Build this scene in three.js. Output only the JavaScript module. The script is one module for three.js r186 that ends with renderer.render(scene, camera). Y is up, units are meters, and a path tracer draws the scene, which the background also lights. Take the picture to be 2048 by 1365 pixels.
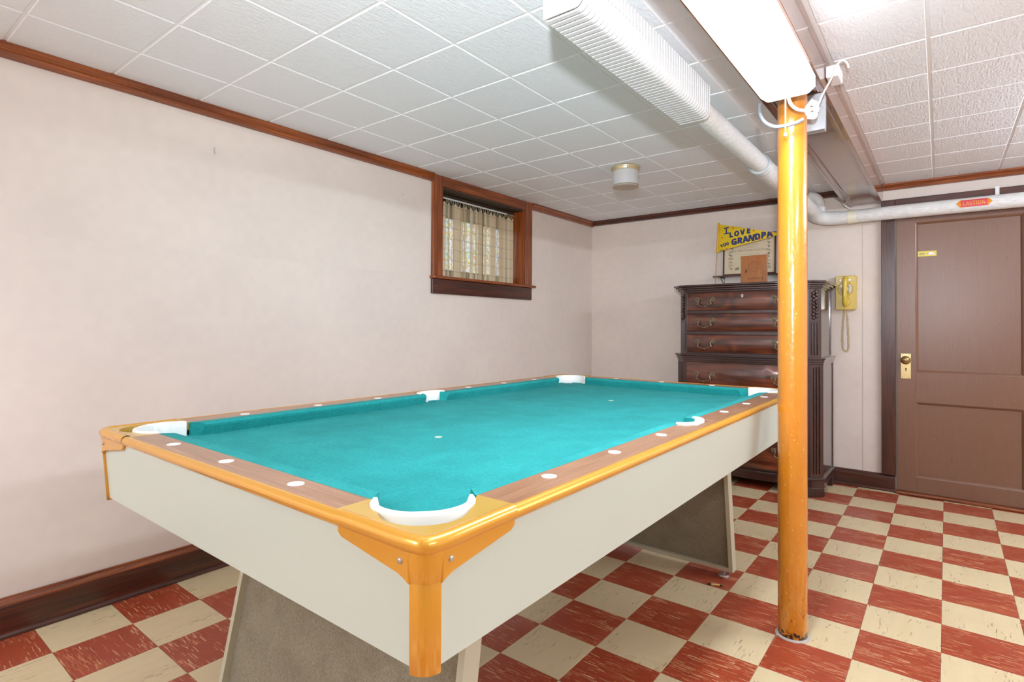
import * as THREE from 'three';
import { RoundedBoxGeometry } from 'three/addons/geometries/RoundedBoxGeometry.js';
import { RectAreaLightUniformsLib } from 'three/addons/lights/RectAreaLightUniformsLib.js';
import * as BGU from 'three/addons/utils/BufferGeometryUtils.js';

// ---------------------------------------------------------------- camera, light, exposure
const scene = new THREE.Scene();
const FOCAL = 1112.8;                                            // pixels of the 2048 x 1365 frame
const camera = new THREE.PerspectiveCamera(2 * Math.atan(682.5 / FOCAL) * 180 / Math.PI, 2048 / 1365, 0.05, 60);
camera.position.set(2.578, 1.0796, 4.496);
{
  const th = 0.6629, pitch = 0.0124, roll = 0.0058;
  const R = new THREE.Vector3(Math.cos(th), 0, -Math.sin(th)), D = new THREE.Vector3(-Math.sin(th), 0, -Math.cos(th)), U = new THREE.Vector3(0, 1, 0);
  const F = D.clone().multiplyScalar(Math.cos(pitch)).addScaledVector(U, Math.sin(pitch));
  const U2 = U.clone().multiplyScalar(Math.cos(pitch)).addScaledVector(D, -Math.sin(pitch));
  const R3 = R.clone().multiplyScalar(Math.cos(roll)).addScaledVector(U2, Math.sin(roll));
  const U3 = U2.clone().multiplyScalar(Math.cos(roll)).addScaledVector(R, -Math.sin(roll));
  camera.quaternion.setFromRotationMatrix(new THREE.Matrix4().makeBasis(R3, U3, F.clone().negate()));
}
camera.setViewOffset(2048, 1365, 0, 41.65, 2048, 1365);
const renderer = new THREE.WebGLRenderer();
renderer.toneMapping = THREE.LinearToneMapping;
renderer.toneMappingExposure = 1.09;
renderer.shadowMap.enabled = true;
RectAreaLightUniformsLib.init();
scene.background = new THREE.Color().setRGB(1.2, 1.32, 1.4);     // overcast sky outside the basement window
const FLASH = 21;                                                // candela, photographer's flash
const TUBE = 40;                                                  // ceiling fluorescent fixtures, nits of the lens

// ---------------------------------------------------------------- helpers
let seed = 7;
const rnd = () => { seed = (seed * 1664525 + 1013904223) >>> 0; return seed / 4294967296; };
const rr = (a, b) => a + (b - a) * rnd();
const V = (x, y, z) => new THREE.Vector3(x, y, z);
const taken = new Map();
function numbered(n) { const k = (taken.get(n) || 0); taken.set(n, k + 1); return k ? n + '_' + String(k).padStart(3, '0') : n; }
function tag(o, label, category, group, kind) {
  if (label) o.userData.label = label;
  if (category) o.userData.category = category;
  if (group) o.userData.group = group;
  if (kind) o.userData.kind = kind;
  return o;
}
function thing(name, label, category, pos = [0, 0, 0], group) {
  const o = new THREE.Group(); o.name = numbered(name); o.position.set(...pos); scene.add(o);
  return tag(o, label, category, group);
}
function struct(name, label, category) { const o = new THREE.Group(); o.name = name; scene.add(o); return tag(o, label, category, null, 'structure'); }
// uv in metres, grain along axis g
function mUV(geo, g = 'x', ou = 0, ov = 0) {
  let q = geo.index ? geo.toNonIndexed() : geo;
  const p = q.attributes.position, uv = new Float32Array(p.count * 2);
  const a = V(0, 0, 0), b = V(0, 0, 0), c = V(0, 0, 0), n = V(0, 0, 0);
  for (let i = 0; i < p.count; i += 3) {
    a.fromBufferAttribute(p, i); b.fromBufferAttribute(p, i + 1); c.fromBufferAttribute(p, i + 2);
    n.copy(b).sub(a).cross(c.clone().sub(a));
    const m = Math.abs(n.x) >= Math.abs(n.y) && Math.abs(n.x) >= Math.abs(n.z) ? 'x' : Math.abs(n.y) >= Math.abs(n.z) ? 'y' : 'z';
    let o = ['x', 'y', 'z'].filter((k) => k !== m);
    if (o[1] === g) o = [o[1], o[0]];
    [a, b, c].forEach((v, k) => { uv[2 * (i + k)] = v[o[0]] + ou; uv[2 * (i + k) + 1] = v[o[1]] + ov; });
  }
  q.setAttribute('uv', new THREE.BufferAttribute(uv, 2));
  return q;
}
function norm(g) {
  let q = g.index ? g.toNonIndexed() : g;
  if (!q.attributes.normal) q.computeVertexNormals();
  if (!q.attributes.uv) q.setAttribute('uv', new THREE.BufferAttribute(new Float32Array(q.attributes.position.count * 2), 2));
  for (const k of Object.keys(q.attributes)) if (!['position', 'normal', 'uv'].includes(k)) q.deleteAttribute(k);
  return q;
}
const merge = (list) => list.length === 1 ? norm(list[0]) : BGU.mergeGeometries(list.map(norm), false);
function part(name, geos, mat, parent, label) {
  const m = new THREE.Mesh(Array.isArray(geos) ? merge(geos) : geos, mat);
  m.name = name; m.castShadow = true; m.receiveShadow = true;
  if (label) m.userData.label = label;
  parent.add(m); return m;
}
const bx = (x0, x1, y0, y1, z0, z1, r = 0, g = 'x') => {
  const w = x1 - x0, h = y1 - y0, d = z1 - z0;
  const q = r ? new RoundedBoxGeometry(w, h, d, 2, Math.min(r, w / 2.01, h / 2.01, d / 2.01)) : new THREE.BoxGeometry(w, h, d);
  q.translate((x0 + x1) / 2, (y0 + y1) / 2, (z0 + z1) / 2);
  return mUV(q, g, rnd() * 3, rnd() * 3);
};
const cyl = (r0, r1, h, x, y, z, seg = 24, axis = 'y') => {
  const q = new THREE.CylinderGeometry(r0, r1, h, seg);
  if (axis === 'x') q.rotateZ(Math.PI / 2); if (axis === 'z') q.rotateX(Math.PI / 2);
  q.translate(x, y, z); return norm(q);
};
const tube = (pts, r, seg = 40, rad = 8, closed = false) => norm(new THREE.TubeGeometry(new THREE.CatmullRomCurve3(pts.map((p) => p.isVector3 ? p : V(...p)), closed), seg, r, rad, closed));
const lathe = (pts, seg = 32) => norm(new THREE.LatheGeometry(pts.map((p) => new THREE.Vector2(...p)), seg));
const sphere = (r, x, y, z, sx = 1, sy = 1, sz = 1) => { const q = new THREE.SphereGeometry(r, 16, 12); q.scale(sx, sy, sz); q.translate(x, y, z); return norm(q); };
// polygon in (x, z), raised from y0 to y1
function prism(pts, y0, y1, bevel = 0, holes = [], g = 'x') {
  const s = new THREE.Shape(pts.map(([x, z]) => new THREE.Vector2(x, -z)));
  for (const h of holes) s.holes.push(new THREE.Path(h.map(([x, z]) => new THREE.Vector2(x, -z))));
  const q = new THREE.ExtrudeGeometry(s, { depth: y1 - y0 - 2 * bevel, bevelEnabled: bevel > 0, bevelSize: bevel, bevelThickness: bevel, bevelOffset: -bevel, bevelSegments: 2, curveSegments: 16 });
  q.rotateX(-Math.PI / 2); q.translate(0, y0 + bevel, 0);
  return mUV(q, g, rnd(), rnd());
}
// profile in a plane, swept straight: along 'x' the profile is (z, y); along 'z' it is (x, y)
function sweep(prof, axis, a, b) {
  const s = new THREE.Shape(prof.map(([u, v]) => new THREE.Vector2(u, v)));
  const q = new THREE.ExtrudeGeometry(s, { depth: b - a, bevelEnabled: false });
  if (axis === 'z') q.translate(0, 0, a); else { q.rotateY(-Math.PI / 2); q.scale(-1, 1, 1); flip(q); q.translate(a, 0, 0); }
  return mUV(q, axis, rnd(), rnd());
}
function flip(q) {                                               // mirror: turn the faces round again
  const src = q.index ? q.toNonIndexed() : q, p = src.attributes.position.array;
  for (let i = 0; i < p.length; i += 9) for (let k = 0; k < 3; k++) { const t = p[i + 3 + k]; p[i + 3 + k] = p[i + 6 + k]; p[i + 6 + k] = t; }
  if (src !== q) { q.index = null; q.setAttribute('position', src.attributes.position); q.deleteAttribute('uv'); }
  q.computeVertexNormals();
}
// ---------------------------------------------------------------- textures
function canvas(w, h, draw, srgb = true, rx = 1, ry = 1) {
  const c = document.createElement('canvas'); c.width = w; c.height = h;
  draw(c.getContext('2d'), w, h);
  const t = new THREE.CanvasTexture(c);
  t.wrapS = t.wrapT = THREE.RepeatWrapping; t.repeat.set(rx, ry); t.magFilter = THREE.LinearFilter;
  if (srgb) t.colorSpace = THREE.SRGBColorSpace;
  return t;
}
const lerp = (a, b, t) => a + (b - a) * t;
function noiseGrid(n, m) { const a = []; for (let i = 0; i < n * m; i++) a.push(rnd()); return (u, v) => { // tiling value noise
  const x = ((u % 1) + 1) % 1 * n, y = ((v % 1) + 1) % 1 * m, i = Math.floor(x), j = Math.floor(y), fx = x - i, fy = y - j, s = (t) => t * t * (3 - 2 * t);
  const g = (p, q) => a[((q % m + m) % m) * n + ((p % n + n) % n)];
  return lerp(lerp(g(i, j), g(i + 1, j), s(fx)), lerp(g(i, j + 1), g(i + 1, j + 1), s(fx)), s(fy)); }; }
function field(w, h, fn, srgb = true, rx = 1, ry = 1) {          // fn(u, v) -> [r, g, b] 0..255
  const d = new Uint8Array(w * h * 4);
  for (let j = 0; j < h; j++) for (let i = 0; i < w; i++) {
    const c = fn(i / w, j / h), k = (j * w + i) * 4;
    for (let q = 0; q < 3; q++) d[k + q] = Math.max(0, Math.min(255, c[q]));
    d[k + 3] = 255;
  }
  const t = new THREE.DataTexture(d, w, h); t.wrapS = t.wrapT = THREE.RepeatWrapping; t.repeat.set(rx, ry);
  t.magFilter = THREE.LinearFilter; t.minFilter = THREE.LinearMipmapLinearFilter; t.generateMipmaps = true; t.needsUpdate = true;
  if (srgb) t.colorSpace = THREE.SRGBColorSpace;
  return t;
}
function woodTex(lo, hi, rx, ry, strength = 1, w = 512, h = 512) { // u along the grain
  const a = noiseGrid(6, 60), b = noiseGrid(10, 160), c = noiseGrid(3, 9), d = noiseGrid(40, 256);
  return field(w, h, (u, v) => {
    const wv = v + 0.02 * Math.sin(6.283 * u + 4 * c(u, v));
    let t = 0.42 * a(u, wv) + 0.28 * b(u, wv) + 0.3 * c(u, v);
    t = 0.5 + (t - 0.5) * 1.5 * strength;
    const pore = d(u, wv) > 0.86 ? 0.86 : 1;
    return [0, 1, 2].map((k) => lerp(lo[k], hi[k], Math.max(0, Math.min(1, t))) * pore);
  }, true, rx, ry);
}
const std = (o) => new THREE.MeshStandardMaterial(o);
const phy = (o) => new THREE.MeshPhysicalMaterial(o);
const rgb = (r, g, b) => new THREE.Color().setRGB(r, g, b);
const M = {};
{ // plaster wall
  const a = noiseGrid(8, 8), b = noiseGrid(60, 60), c = noiseGrid(200, 200);
  M.wall = std({ map: field(512, 512, (u, v) => { const t = (a(u, v) - 0.5) * 7 + (b(u, v) - 0.5) * 4; return [231 + t, 218 + t, 207 + t * 0.9]; }, true, 0.5, 0.5), roughness: 0.62,
    bumpMap: field(256, 256, (u, v) => { const t = 128 + 60 * (b(u, v) - 0.5) + 50 * (c(u, v) - 0.5); return [t, t, t]; }, false, 1, 1), bumpScale: 0.0005 });
}
{ // ceiling tile, brushed relief
  const a = noiseGrid(40, 10), b = noiseGrid(90, 26), c = noiseGrid(180, 180);
  const h = (u, v) => { const w = v + 0.03 * a(u, v); return 0.6 * b(u, w) + 0.4 * c(u, v); };
  M.ctile = std({ color: rgb(0.875, 0.9, 0.925), roughness: 0.6, bumpMap: field(512, 512, (u, v) => { const t = 255 * h(u, v); return [t, t, t]; }, false, 2.2, 2.2), bumpScale: 0.0015 });
  M.flange = std({ color: rgb(0.93, 0.93, 0.93), roughness: 0.35 });
}
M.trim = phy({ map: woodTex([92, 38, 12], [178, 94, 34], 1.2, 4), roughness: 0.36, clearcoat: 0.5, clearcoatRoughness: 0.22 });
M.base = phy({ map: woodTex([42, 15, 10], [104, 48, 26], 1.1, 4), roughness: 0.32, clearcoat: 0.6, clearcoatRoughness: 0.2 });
M.jamb = phy({ map: woodTex([104, 44, 10], [184, 96, 34], 1.4, 4), roughness: 0.35, clearcoat: 0.4, clearcoatRoughness: 0.25 });
M.sash = std({ map: woodTex([48, 38, 30], [88, 66, 48], 1.4, 4), roughness: 0.6 });
{ // beam: glossy brown paint, worn patches
  const a = noiseGrid(3, 30), b = noiseGrid(24, 80), c = noiseGrid(40, 40);
  M.beam = phy({  map: field(512, 512, (u, v) => { const t = 0.7 * a(v, u) + 0.3 * b(u, v); const s = c(u, v) > 0.82 ? 0.8 : 1; return [lerp(104, 146, t) * s, lerp(66, 92, t) * s, lerp(46, 62, t) * s]; }, true, 0.7, 0.7), roughness: 0.25, clearcoat: 0.7, clearcoatRoughness: 0.06 });
}
{ // door: brown paint with brush marks and scuffs
  const a = noiseGrid(6, 6), b = noiseGrid(140, 10);
  M.door = phy({ map: canvas(1024, 1024, (g, w, h) => {
    g.fillStyle = '#7d5844'; g.fillRect(0, 0, w, h);
    for (let i = 0; i < 2600; i++) { const t = rnd(); g.fillStyle = `rgba(${t > 0.5 ? '150,112,92' : '92,60,44'},${rr(0.03, 0.12)})`; g.fillRect(rnd() * w, rnd() * h, rr(20, 160), rr(1, 3)); }
    for (let i = 0; i < 90; i++) { g.strokeStyle = `rgba(60,38,28,${rr(0.15, 0.55)})`; g.lineWidth = rr(0.8, 2); const x = rnd() * w, y = rnd() * h; g.beginPath(); g.moveTo(x, y); g.lineTo(x + rr(-30, 30), y + rr(-14, 14)); g.stroke(); }
    for (let i = 0; i < 60; i++) { g.fillStyle = `rgba(205,180,165,${rr(0.3, 0.8)})`; g.fillRect(rnd() * w, rnd() * h, rr(1, 4), rr(1, 4)); }
  }, true, 0.9, 0.9), roughness: 0.34, clearcoat: 0.35, clearcoatRoughness: 0.32,
    bumpMap: field(512, 512, (u, v) => { const t = 128 + 40 * (b(v, u) - 0.5) + 90 * (a(u, v) - 0.5); return [t, t, t]; }, false, 0.9, 0.9), bumpScale: 0.0009 });
}
// vinyl floor: streaks run along u
function streaks(base, marks, n, lmin, lmax, amax, blotch) {
  return canvas(1024, 1024, (g, w, h) => {
    g.fillStyle = base; g.fillRect(0, 0, w, h);
    for (let i = 0; i < 900; i++) { g.fillStyle = blotch[i % blotch.length]; g.globalAlpha = rr(0.02, 0.09); const x = rnd() * w, y = rnd() * h; g.beginPath(); g.ellipse(x, y, rr(20, 120), rr(4, 22), 0, 0, 7); g.fill(); }
    for (let i = 0; i < n; i++) {
      const cx = rnd() * w, cy = rnd() * h, k = 1 + Math.floor(rnd() * 9);
      for (let j = 0; j < k; j++) {
        g.strokeStyle = marks[Math.floor(rnd() * marks.length)]; g.globalAlpha = rr(0.2, amax); g.lineWidth = rr(1, 4.2);
        const x = cx + rr(-60, 60), y = cy + rr(-26, 26), l = rr(lmin, lmax);
        g.beginPath(); g.moveTo(x, y); g.quadraticCurveTo(x + l / 2, y + rr(-5, 5), x + l, y + rr(-4, 4)); g.stroke();
      }
    }
    g.globalAlpha = 1;
  }, true, 1.1, 1.1);
}
{
  const w1 = noiseGrid(5, 5), w2 = noiseGrid(22, 22);
  const wear = field(256, 256, (u, v) => { const t = 255 * (0.2 + 0.22 * w1(u, v) + 0.12 * w2(u, v)); return [t, t, t]; }, false, 0.9, 0.9);
  M.red = std({ map: streaks('#a2452b', ['#e2b98a', '#d9a070', '#c98a5c', '#efd2a8'], 420, 14, 60, 0.75, ['#b85433', '#8a3422', '#ab4c31']), roughness: 1, roughnessMap: wear });
  M.cream = std({ map: streaks('#d9c39a', ['#5e4d3a', '#8a7454', '#6f5a40', '#b49b72'], 85, 8, 40, 0.6, ['#cbb387', '#e4d2ac', '#c9b08c', '#d3bd92']), roughness: 1, roughnessMap: wear });
}
M.grout = std({ color: rgb(0.05, 0.035, 0.025), roughness: 0.8 });
{ // felt
  const a = noiseGrid(300, 300), b = noiseGrid(20, 20), c = noiseGrid(6, 6);
  M.felt = std({ map: field(512, 512, (u, v) => { const t = (a(u, v) - 0.5) * 18 + (b(u, v) - 0.5) * 10 + (c(u, v) - 0.5) * 10; return [20 + t, 146 + t, 144 + t]; }, true, 1, 1), roughness: 0.95,
    bumpMap: field(512, 512, (u, v) => { const t = 255 * a(u, v); return [t, t, t]; }, false, 2, 2), bumpScale: 0.0006 });
}
M.lam = std({ color: rgb(0.615, 0.67, 0.58), roughness: 0.38 });
M.gold = phy({ color: rgb(0.76, 0.36, 0.035), metalness: 0.35, roughness: 0.26, clearcoat: 0.5, clearcoatRoughness: 0.12 });
M.goldplate = phy({ color: rgb(0.68, 0.42, 0.08), metalness: 0.35, roughness: 0.3, clearcoat: 0.4 });
M.rail = phy({ map: woodTex([132, 90, 64], [184, 138, 106], 1.5, 5, 0.9), roughness: 0.32, clearcoat: 0.3, clearcoatRoughness: 0.2 });
M.white = std({ color: rgb(0.88, 0.87, 0.83), roughness: 0.32 });
M.pearl = std({ color: rgb(0.92, 0.91, 0.88), roughness: 0.25 });
M.spot = std({ color: rgb(0.55, 0.62, 0.5), roughness: 0.8 });
{ const a = noiseGrid(180, 180), b = noiseGrid(9, 9);
  M.leg = std({ map: field(512, 512, (u, v) => { const t = (a(u, v) - 0.5) * 26 + (b(u, v) - 0.5) * 12; return [142 + t, 134 + t, 112 + t]; }, true, 2, 2), roughness: 0.75, bumpMap: field(512, 512, (u, v) => { const t = 255 * a(u, v); return [t, t, t]; }, false, 2, 2), bumpScale: 0.001 }); }
M.legframe = std({ color: rgb(0.56, 0.53, 0.39), roughness: 0.5 });
M.steel = std({ color: rgb(0.55, 0.55, 0.55), metalness: 0.9, roughness: 0.3 });
M.dark = std({ color: rgb(0.02, 0.018, 0.016), roughness: 0.6 });
M.enamel = std({ color: rgb(0.86, 0.86, 0.85), roughness: 0.35 });
{ const a = noiseGrid(16, 60), b = noiseGrid(50, 120);
  M.pipe = std({ map: field(256, 256, (u, v) => { const t = (a(u, v) - 0.5) * 16 + (b(u, v) - 0.5) * 14; return [232 + t, 232 + t, 229 + t]; }, true, 2, 2), roughness: 0.6, bumpMap: field(256, 256, (u, v) => { const t = 255 * (0.5 * a(u, v) + 0.5 * b(u, v)); return [t, t, t]; }, false, 2, 2), bumpScale: 0.0018 }); }
M.tape = std({ color: rgb(0.9, 0.86, 0.68), roughness: 0.4 });
M.galv = std({ color: rgb(0.52, 0.56, 0.6), metalness: 0.45, roughness: 0.42 });
M.conduit = std({ color: rgb(0.27, 0.285, 0.3), roughness: 0.5 });
M.cord = std({ color: rgb(0.86, 0.85, 0.8), roughness: 0.5 });
// mahogany with matched veneer leaves
function mahog(lo, hi) {
  const a = noiseGrid(5, 40), b = noiseGrid(8, 140), c = noiseGrid(6, 3), d = noiseGrid(3, 2);
  return field(512, 512, (u, v) => { const fig = 0.5 + 0.5 * Math.sin(14 * c(u, v) + 9 * v); let t = 0.3 * a(u, v) + 0.15 * b(u, v) + 0.2 * fig + 0.35 * d(u, v); t = 0.5 + (t - 0.5) * 1.7; t = Math.max(0, Math.min(1, t)); return [0, 1, 2].map((k) => lerp(lo[k], hi[k], t)); }, true, 1.1, 2.2);
}
M.mahog = phy({ map: mahog([58, 24, 15], [152, 74, 38]), roughness: 0.28, clearcoat: 1, clearcoatRoughness: 0.09 });
M.case = phy({ map: mahog([38, 15, 13], [72, 28, 22]), roughness: 0.3, clearcoat: 0.9, clearcoatRoughness: 0.1 });
M.brass = std({ color: rgb(0.27, 0.225, 0.14), metalness: 0.8, roughness: 0.42 });
M.brassbright = std({ color: rgb(0.72, 0.58, 0.3), metalness: 0.9, roughness: 0.25 });
{ // pole: thick orange paint, chipped at the foot
  M.pole = phy({ map: canvas(512, 2048, (g, w, h) => {
    g.fillStyle = '#d08018'; g.fillRect(0, 0, w, h);
    for (let i = 0; i < 700; i++) { g.globalAlpha = rr(0.03, 0.1); g.fillStyle = i % 2 ? '#e8a436' : '#c27312'; g.beginPath(); g.ellipse(rnd() * w, rnd() * h, rr(4, 26), rr(10, 70), 0, 0, 7); g.fill(); }
    for (let i = 0; i < 230; i++) { g.globalAlpha = rr(0.4, 0.9); g.fillStyle = '#f6d9a4'; g.beginPath(); const y = h * (0.25 + 0.75 * Math.sqrt(rnd())); g.ellipse(rnd() * w, y, rr(0.8, 3), rr(0.8, 4), 0, 0, 7); g.fill(); }
    for (let i = 0; i < 150; i++) { g.globalAlpha = rr(0.5, 0.95); g.fillStyle = '#15120f'; const y = h - 26 * Math.pow(rnd(), 1.6); g.beginPath(); g.ellipse(rnd() * w, y, rr(3, 16), rr(2, 7), 0, 0, 7); g.fill(); }
    for (let i = 0; i < 130; i++) { g.globalAlpha = rr(0.15, 0.6); g.fillStyle = '#5a3a12'; const y = h - 150 * Math.pow(rnd(), 1.8) - 12; g.beginPath(); g.ellipse(rnd() * w, y, rr(1, 7), rr(1, 9), 0, 0, 7); g.fill(); }
    g.globalAlpha = 1;
  }), roughness: 0.3, clearcoat: 1, clearcoatRoughness: 0.12,
    bumpMap: (() => { const a = noiseGrid(20, 60), b = noiseGrid(60, 200); return field(256, 1024, (u, v) => { const t = 255 * (0.6 * a(u, v) + 0.4 * b(u, v)); return [t, t, t]; }, false); })(), bumpScale: 0.0012 });
}
M.plaster = std({ color: rgb(0.46, 0.4, 0.34), roughness: 0.9 });
M.phone = phy({ color: rgb(0.66, 0.47, 0.05), roughness: 0.3, clearcoat: 0.5, clearcoatRoughness: 0.15 });
M.clear = phy({ color: rgb(0.93, 0.93, 0.9), roughness: 0.12, transmission: 0.85, thickness: 0 });

// ---------------------------------------------------------------- room shell
const RX = 5.2, RZ = 6.9, CH = 2.052;
{ // left wall with the window opening
  const w = struct('wall_left', 'pale pink plaster wall along the pool table', 'wall');
  part('plaster', [bx(-0.22, 0, -0.1, 1.40, -0.2, RZ + 0.2), bx(-0.22, 0, 1.985, 2.25, -0.2, RZ + 0.2), bx(-0.22, 0, 1.40, 1.985, -0.2, 1.055), bx(-0.22, 0, 1.40, 1.985, 1.95, RZ + 0.2)], M.wall, w);
  const b = struct('wall_back', 'pale pink plaster wall behind the chest of drawers', 'wall');
  part('plaster', bx(-0.22, RX, -0.1, 2.25, -0.2, 0), M.wall, b);
  part('filler_strip', bx(2.125, 2.24, 0.1, 1.98, 0, 0.003, 0, 'y'), M.wall, b);
  part('plaster', bx(RX, RX + 0.2, -0.1, 2.25, -0.2, RZ + 0.2), M.wall, struct('wall_right', 'pale pink plaster wall of the far right side', 'wall'));
  part('plaster', bx(-0.22, RX + 0.2, -0.1, 2.25, RZ, RZ + 0.2), M.wall, struct('wall_front', 'pale pink plaster wall behind the camera', 'wall'));
}
{ // checkerboard vinyl floor
  const f = struct('floor', 'red and cream checkerboard vinyl tile floor', 'floor');
  part('subfloor', bx(-0.22, RX + 0.2, -0.15, -0.0016, -0.2, RZ + 0.2), M.grout, f);
  const px = 0.2303, pz = 0.2294, x0 = 2.330, z0 = 0.2986;
  const cut = (a, b, lo, hi) => [Math.max(a, lo), Math.min(b, hi)];
  const cells = [];
  for (let i = -11; i < 14; i++) for (let j = -2; j < 30; j++) {
    const [xa, xb] = cut(x0 + i * px, x0 + (i + 1) * px, 0.0, RX), [za, zb] = cut(z0 + j * pz, z0 + (j + 1) * pz, 0.0, RZ);
    if (xb - xa < 0.01 || zb - za < 0.01) continue;
    const cx = (xa + xb) / 2, cz = (za + zb) / 2;
    // how near the view a tile lies: the right-hand floor and the strip by the left wall come first
    const dx = cx - 2.578, dz = cz - 4.496, d = -(dx * 0.6154 + dz * 0.7882), r = dx * 0.7882 - dz * 0.6154;
    const inView = d > 0.4 && Math.abs(r / d) < 1.02;
    cells.push({ xa, xb, za, zb, red: ((i + j) % 2 + 2) % 2 === 0, s: inView ? d : 100 + Math.hypot(dx, dz) });
  }
  cells.sort((a, b) => a.s - b.s);
  const G = 0.0007;
  const tileGeo = (c) => { // thin tile with a soft edge; red grain along x, cream grain along z
    const w = c.xb - c.xa - G, d = c.zb - c.za - G;
    const q = new THREE.BufferGeometry(), e = 0.0012, t = 0.0028;
    const o = [[-w / 2, -d / 2], [w / 2, -d / 2], [w / 2, d / 2], [-w / 2, d / 2]], n = o.map(([x, z]) => [x - Math.sign(x) * e, z - Math.sign(z) * e]);
    const P = [], tri = (a, b, cc) => P.push(...a, ...b, ...cc);
    const top = n.map(([x, z]) => [x, 0, z]), mid = o.map(([x, z]) => [x, -e * 0.6, z]), bot = o.map(([x, z]) => [x, -t, z]);
    tri(top[0], top[2], top[1]); tri(top[0], top[3], top[2]);
    for (let k = 0; k < 4; k++) { const m = (k + 1) % 4; tri(top[k], top[m], mid[m]); tri(top[k], mid[m], mid[k]); tri(mid[k], mid[m], bot[m]); tri(mid[k], bot[m], bot[k]); }
    q.setAttribute('position', new THREE.BufferAttribute(new Float32Array(P), 3)); q.computeVertexNormals();
    return mUV(q, c.red ? 'x' : 'z', rnd() * 7, rnd() * 7);
  };
  const variants = { true: [], false: [] };
  for (const red of [true, false]) for (let k = 0; k < 10; k++) variants[red].push(tileGeo({ xa: 0, xb: px, za: 0, zb: pz, red }));
  const rest = { true: [], false: [] };
  cells.forEach((c, k) => {
    const full = c.xb - c.xa > px - 0.001 && c.zb - c.za > pz - 0.001;
    const g = full ? variants[c.red][Math.floor(rnd() * 10)] : tileGeo(c);
    const y = rr(-0.0006, 0);
    if (k < 292) { const m = part('floor_tile', g, c.red ? M.red : M.cream, f); m.position.set((c.xa + c.xb) / 2, y, (c.za + c.zb) / 2); }
    else rest[c.red].push(g.clone().translate((c.xa + c.xb) / 2, y, (c.za + c.zb) / 2));
  });
  for (const red of [true, false]) part('floor_tiles_beyond', rest[red], red ? M.red : M.cream, f).userData.kind = 'stuff';
}
{ // ceiling of square tiles, white flanges showing between the faces
  const c = struct('ceiling', 'white ceiling of square brushed tiles with bright joints', 'ceiling');
  part('flange_grid', bx(-0.22, RX + 0.2, CH + 0.003, CH + 0.16, -0.2, RZ + 0.2), M.flange, c);
  const T = 0.3146, G = 0.0075, A = 0.0071;
  const plate = (w, d) => {
    const e = 0.0035, q = new THREE.BufferGeometry(), P = [], tri = (a, b, cc) => P.push(...a, ...b, ...cc);
    const o = [[-w / 2, -d / 2], [w / 2, -d / 2], [w / 2, d / 2], [-w / 2, d / 2]];
    const top = o.map(([x, z]) => [x, 0.0035, z]), bot = o.map(([x, z]) => [x - Math.sign(x) * e, 0, z - Math.sign(z) * e]);
    tri(bot[0], bot[1], bot[2]); tri(bot[0], bot[2], bot[3]);
    for (let k = 0; k < 4; k++) { const m = (k + 1) % 4; tri(top[k], bot[m], bot[k]); tri(top[k], top[m], bot[m]); }
    q.setAttribute('position', new THREE.BufferAttribute(new Float32Array(P), 3)); q.computeVertexNormals();
    return mUV(q, 'x', rnd() * 5, rnd() * 5);
  };
  const vs = [0, 1, 2, 3, 4, 5].map(() => plate(T - G, T - G));
  const lay = (ox, oz, i0, i1, j0, j1, xlo, xhi) => {
    for (let i = i0; i < i1; i++) for (let j = j0; j < j1; j++) {
      let xa = i * T + G / 2, xb = (i + 1) * T - G / 2, za = j * T + G / 2, zb = (j + 1) * T - G / 2;
      const mx = ox + (i + 0.5) * T * Math.cos(A) + (j + 0.5) * T * Math.sin(A);
      const off = (j + 0.5) * T * Math.sin(A);
      xa = Math.max(xa, xlo - ox - off); xb = Math.min(xb, xhi - ox - off);
      const zmin = 0.006 - oz + 0.0071 * i * T, zmax = RZ - 0.01 - oz; za = Math.max(za, zmin); zb = Math.min(zb, zmax);
      if (xb - xa < 0.03 || zb - za < 0.03) continue;
      const full = xb - xa > T - G - 0.001 && zb - za > T - G - 0.001;
      const m = part('ceiling_tile', full ? vs[Math.floor(rnd() * 6)] : plate(xb - xa, zb - za), M.ctile, c);
      const u = (xa + xb) / 2, w = (za + zb) / 2;
      m.position.set(ox + u * Math.cos(A) + w * Math.sin(A), CH, oz - u * Math.sin(A) + w * Math.cos(A)); m.rotation.y = A;
    }
  };
  lay(0.3105, 4.0741, -1, 6, -13, 9, 0.012, 2.03);
  lay(2.533, 2.194, -1, 9, -7, 15, 2.255, RX - 0.01);
}
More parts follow.
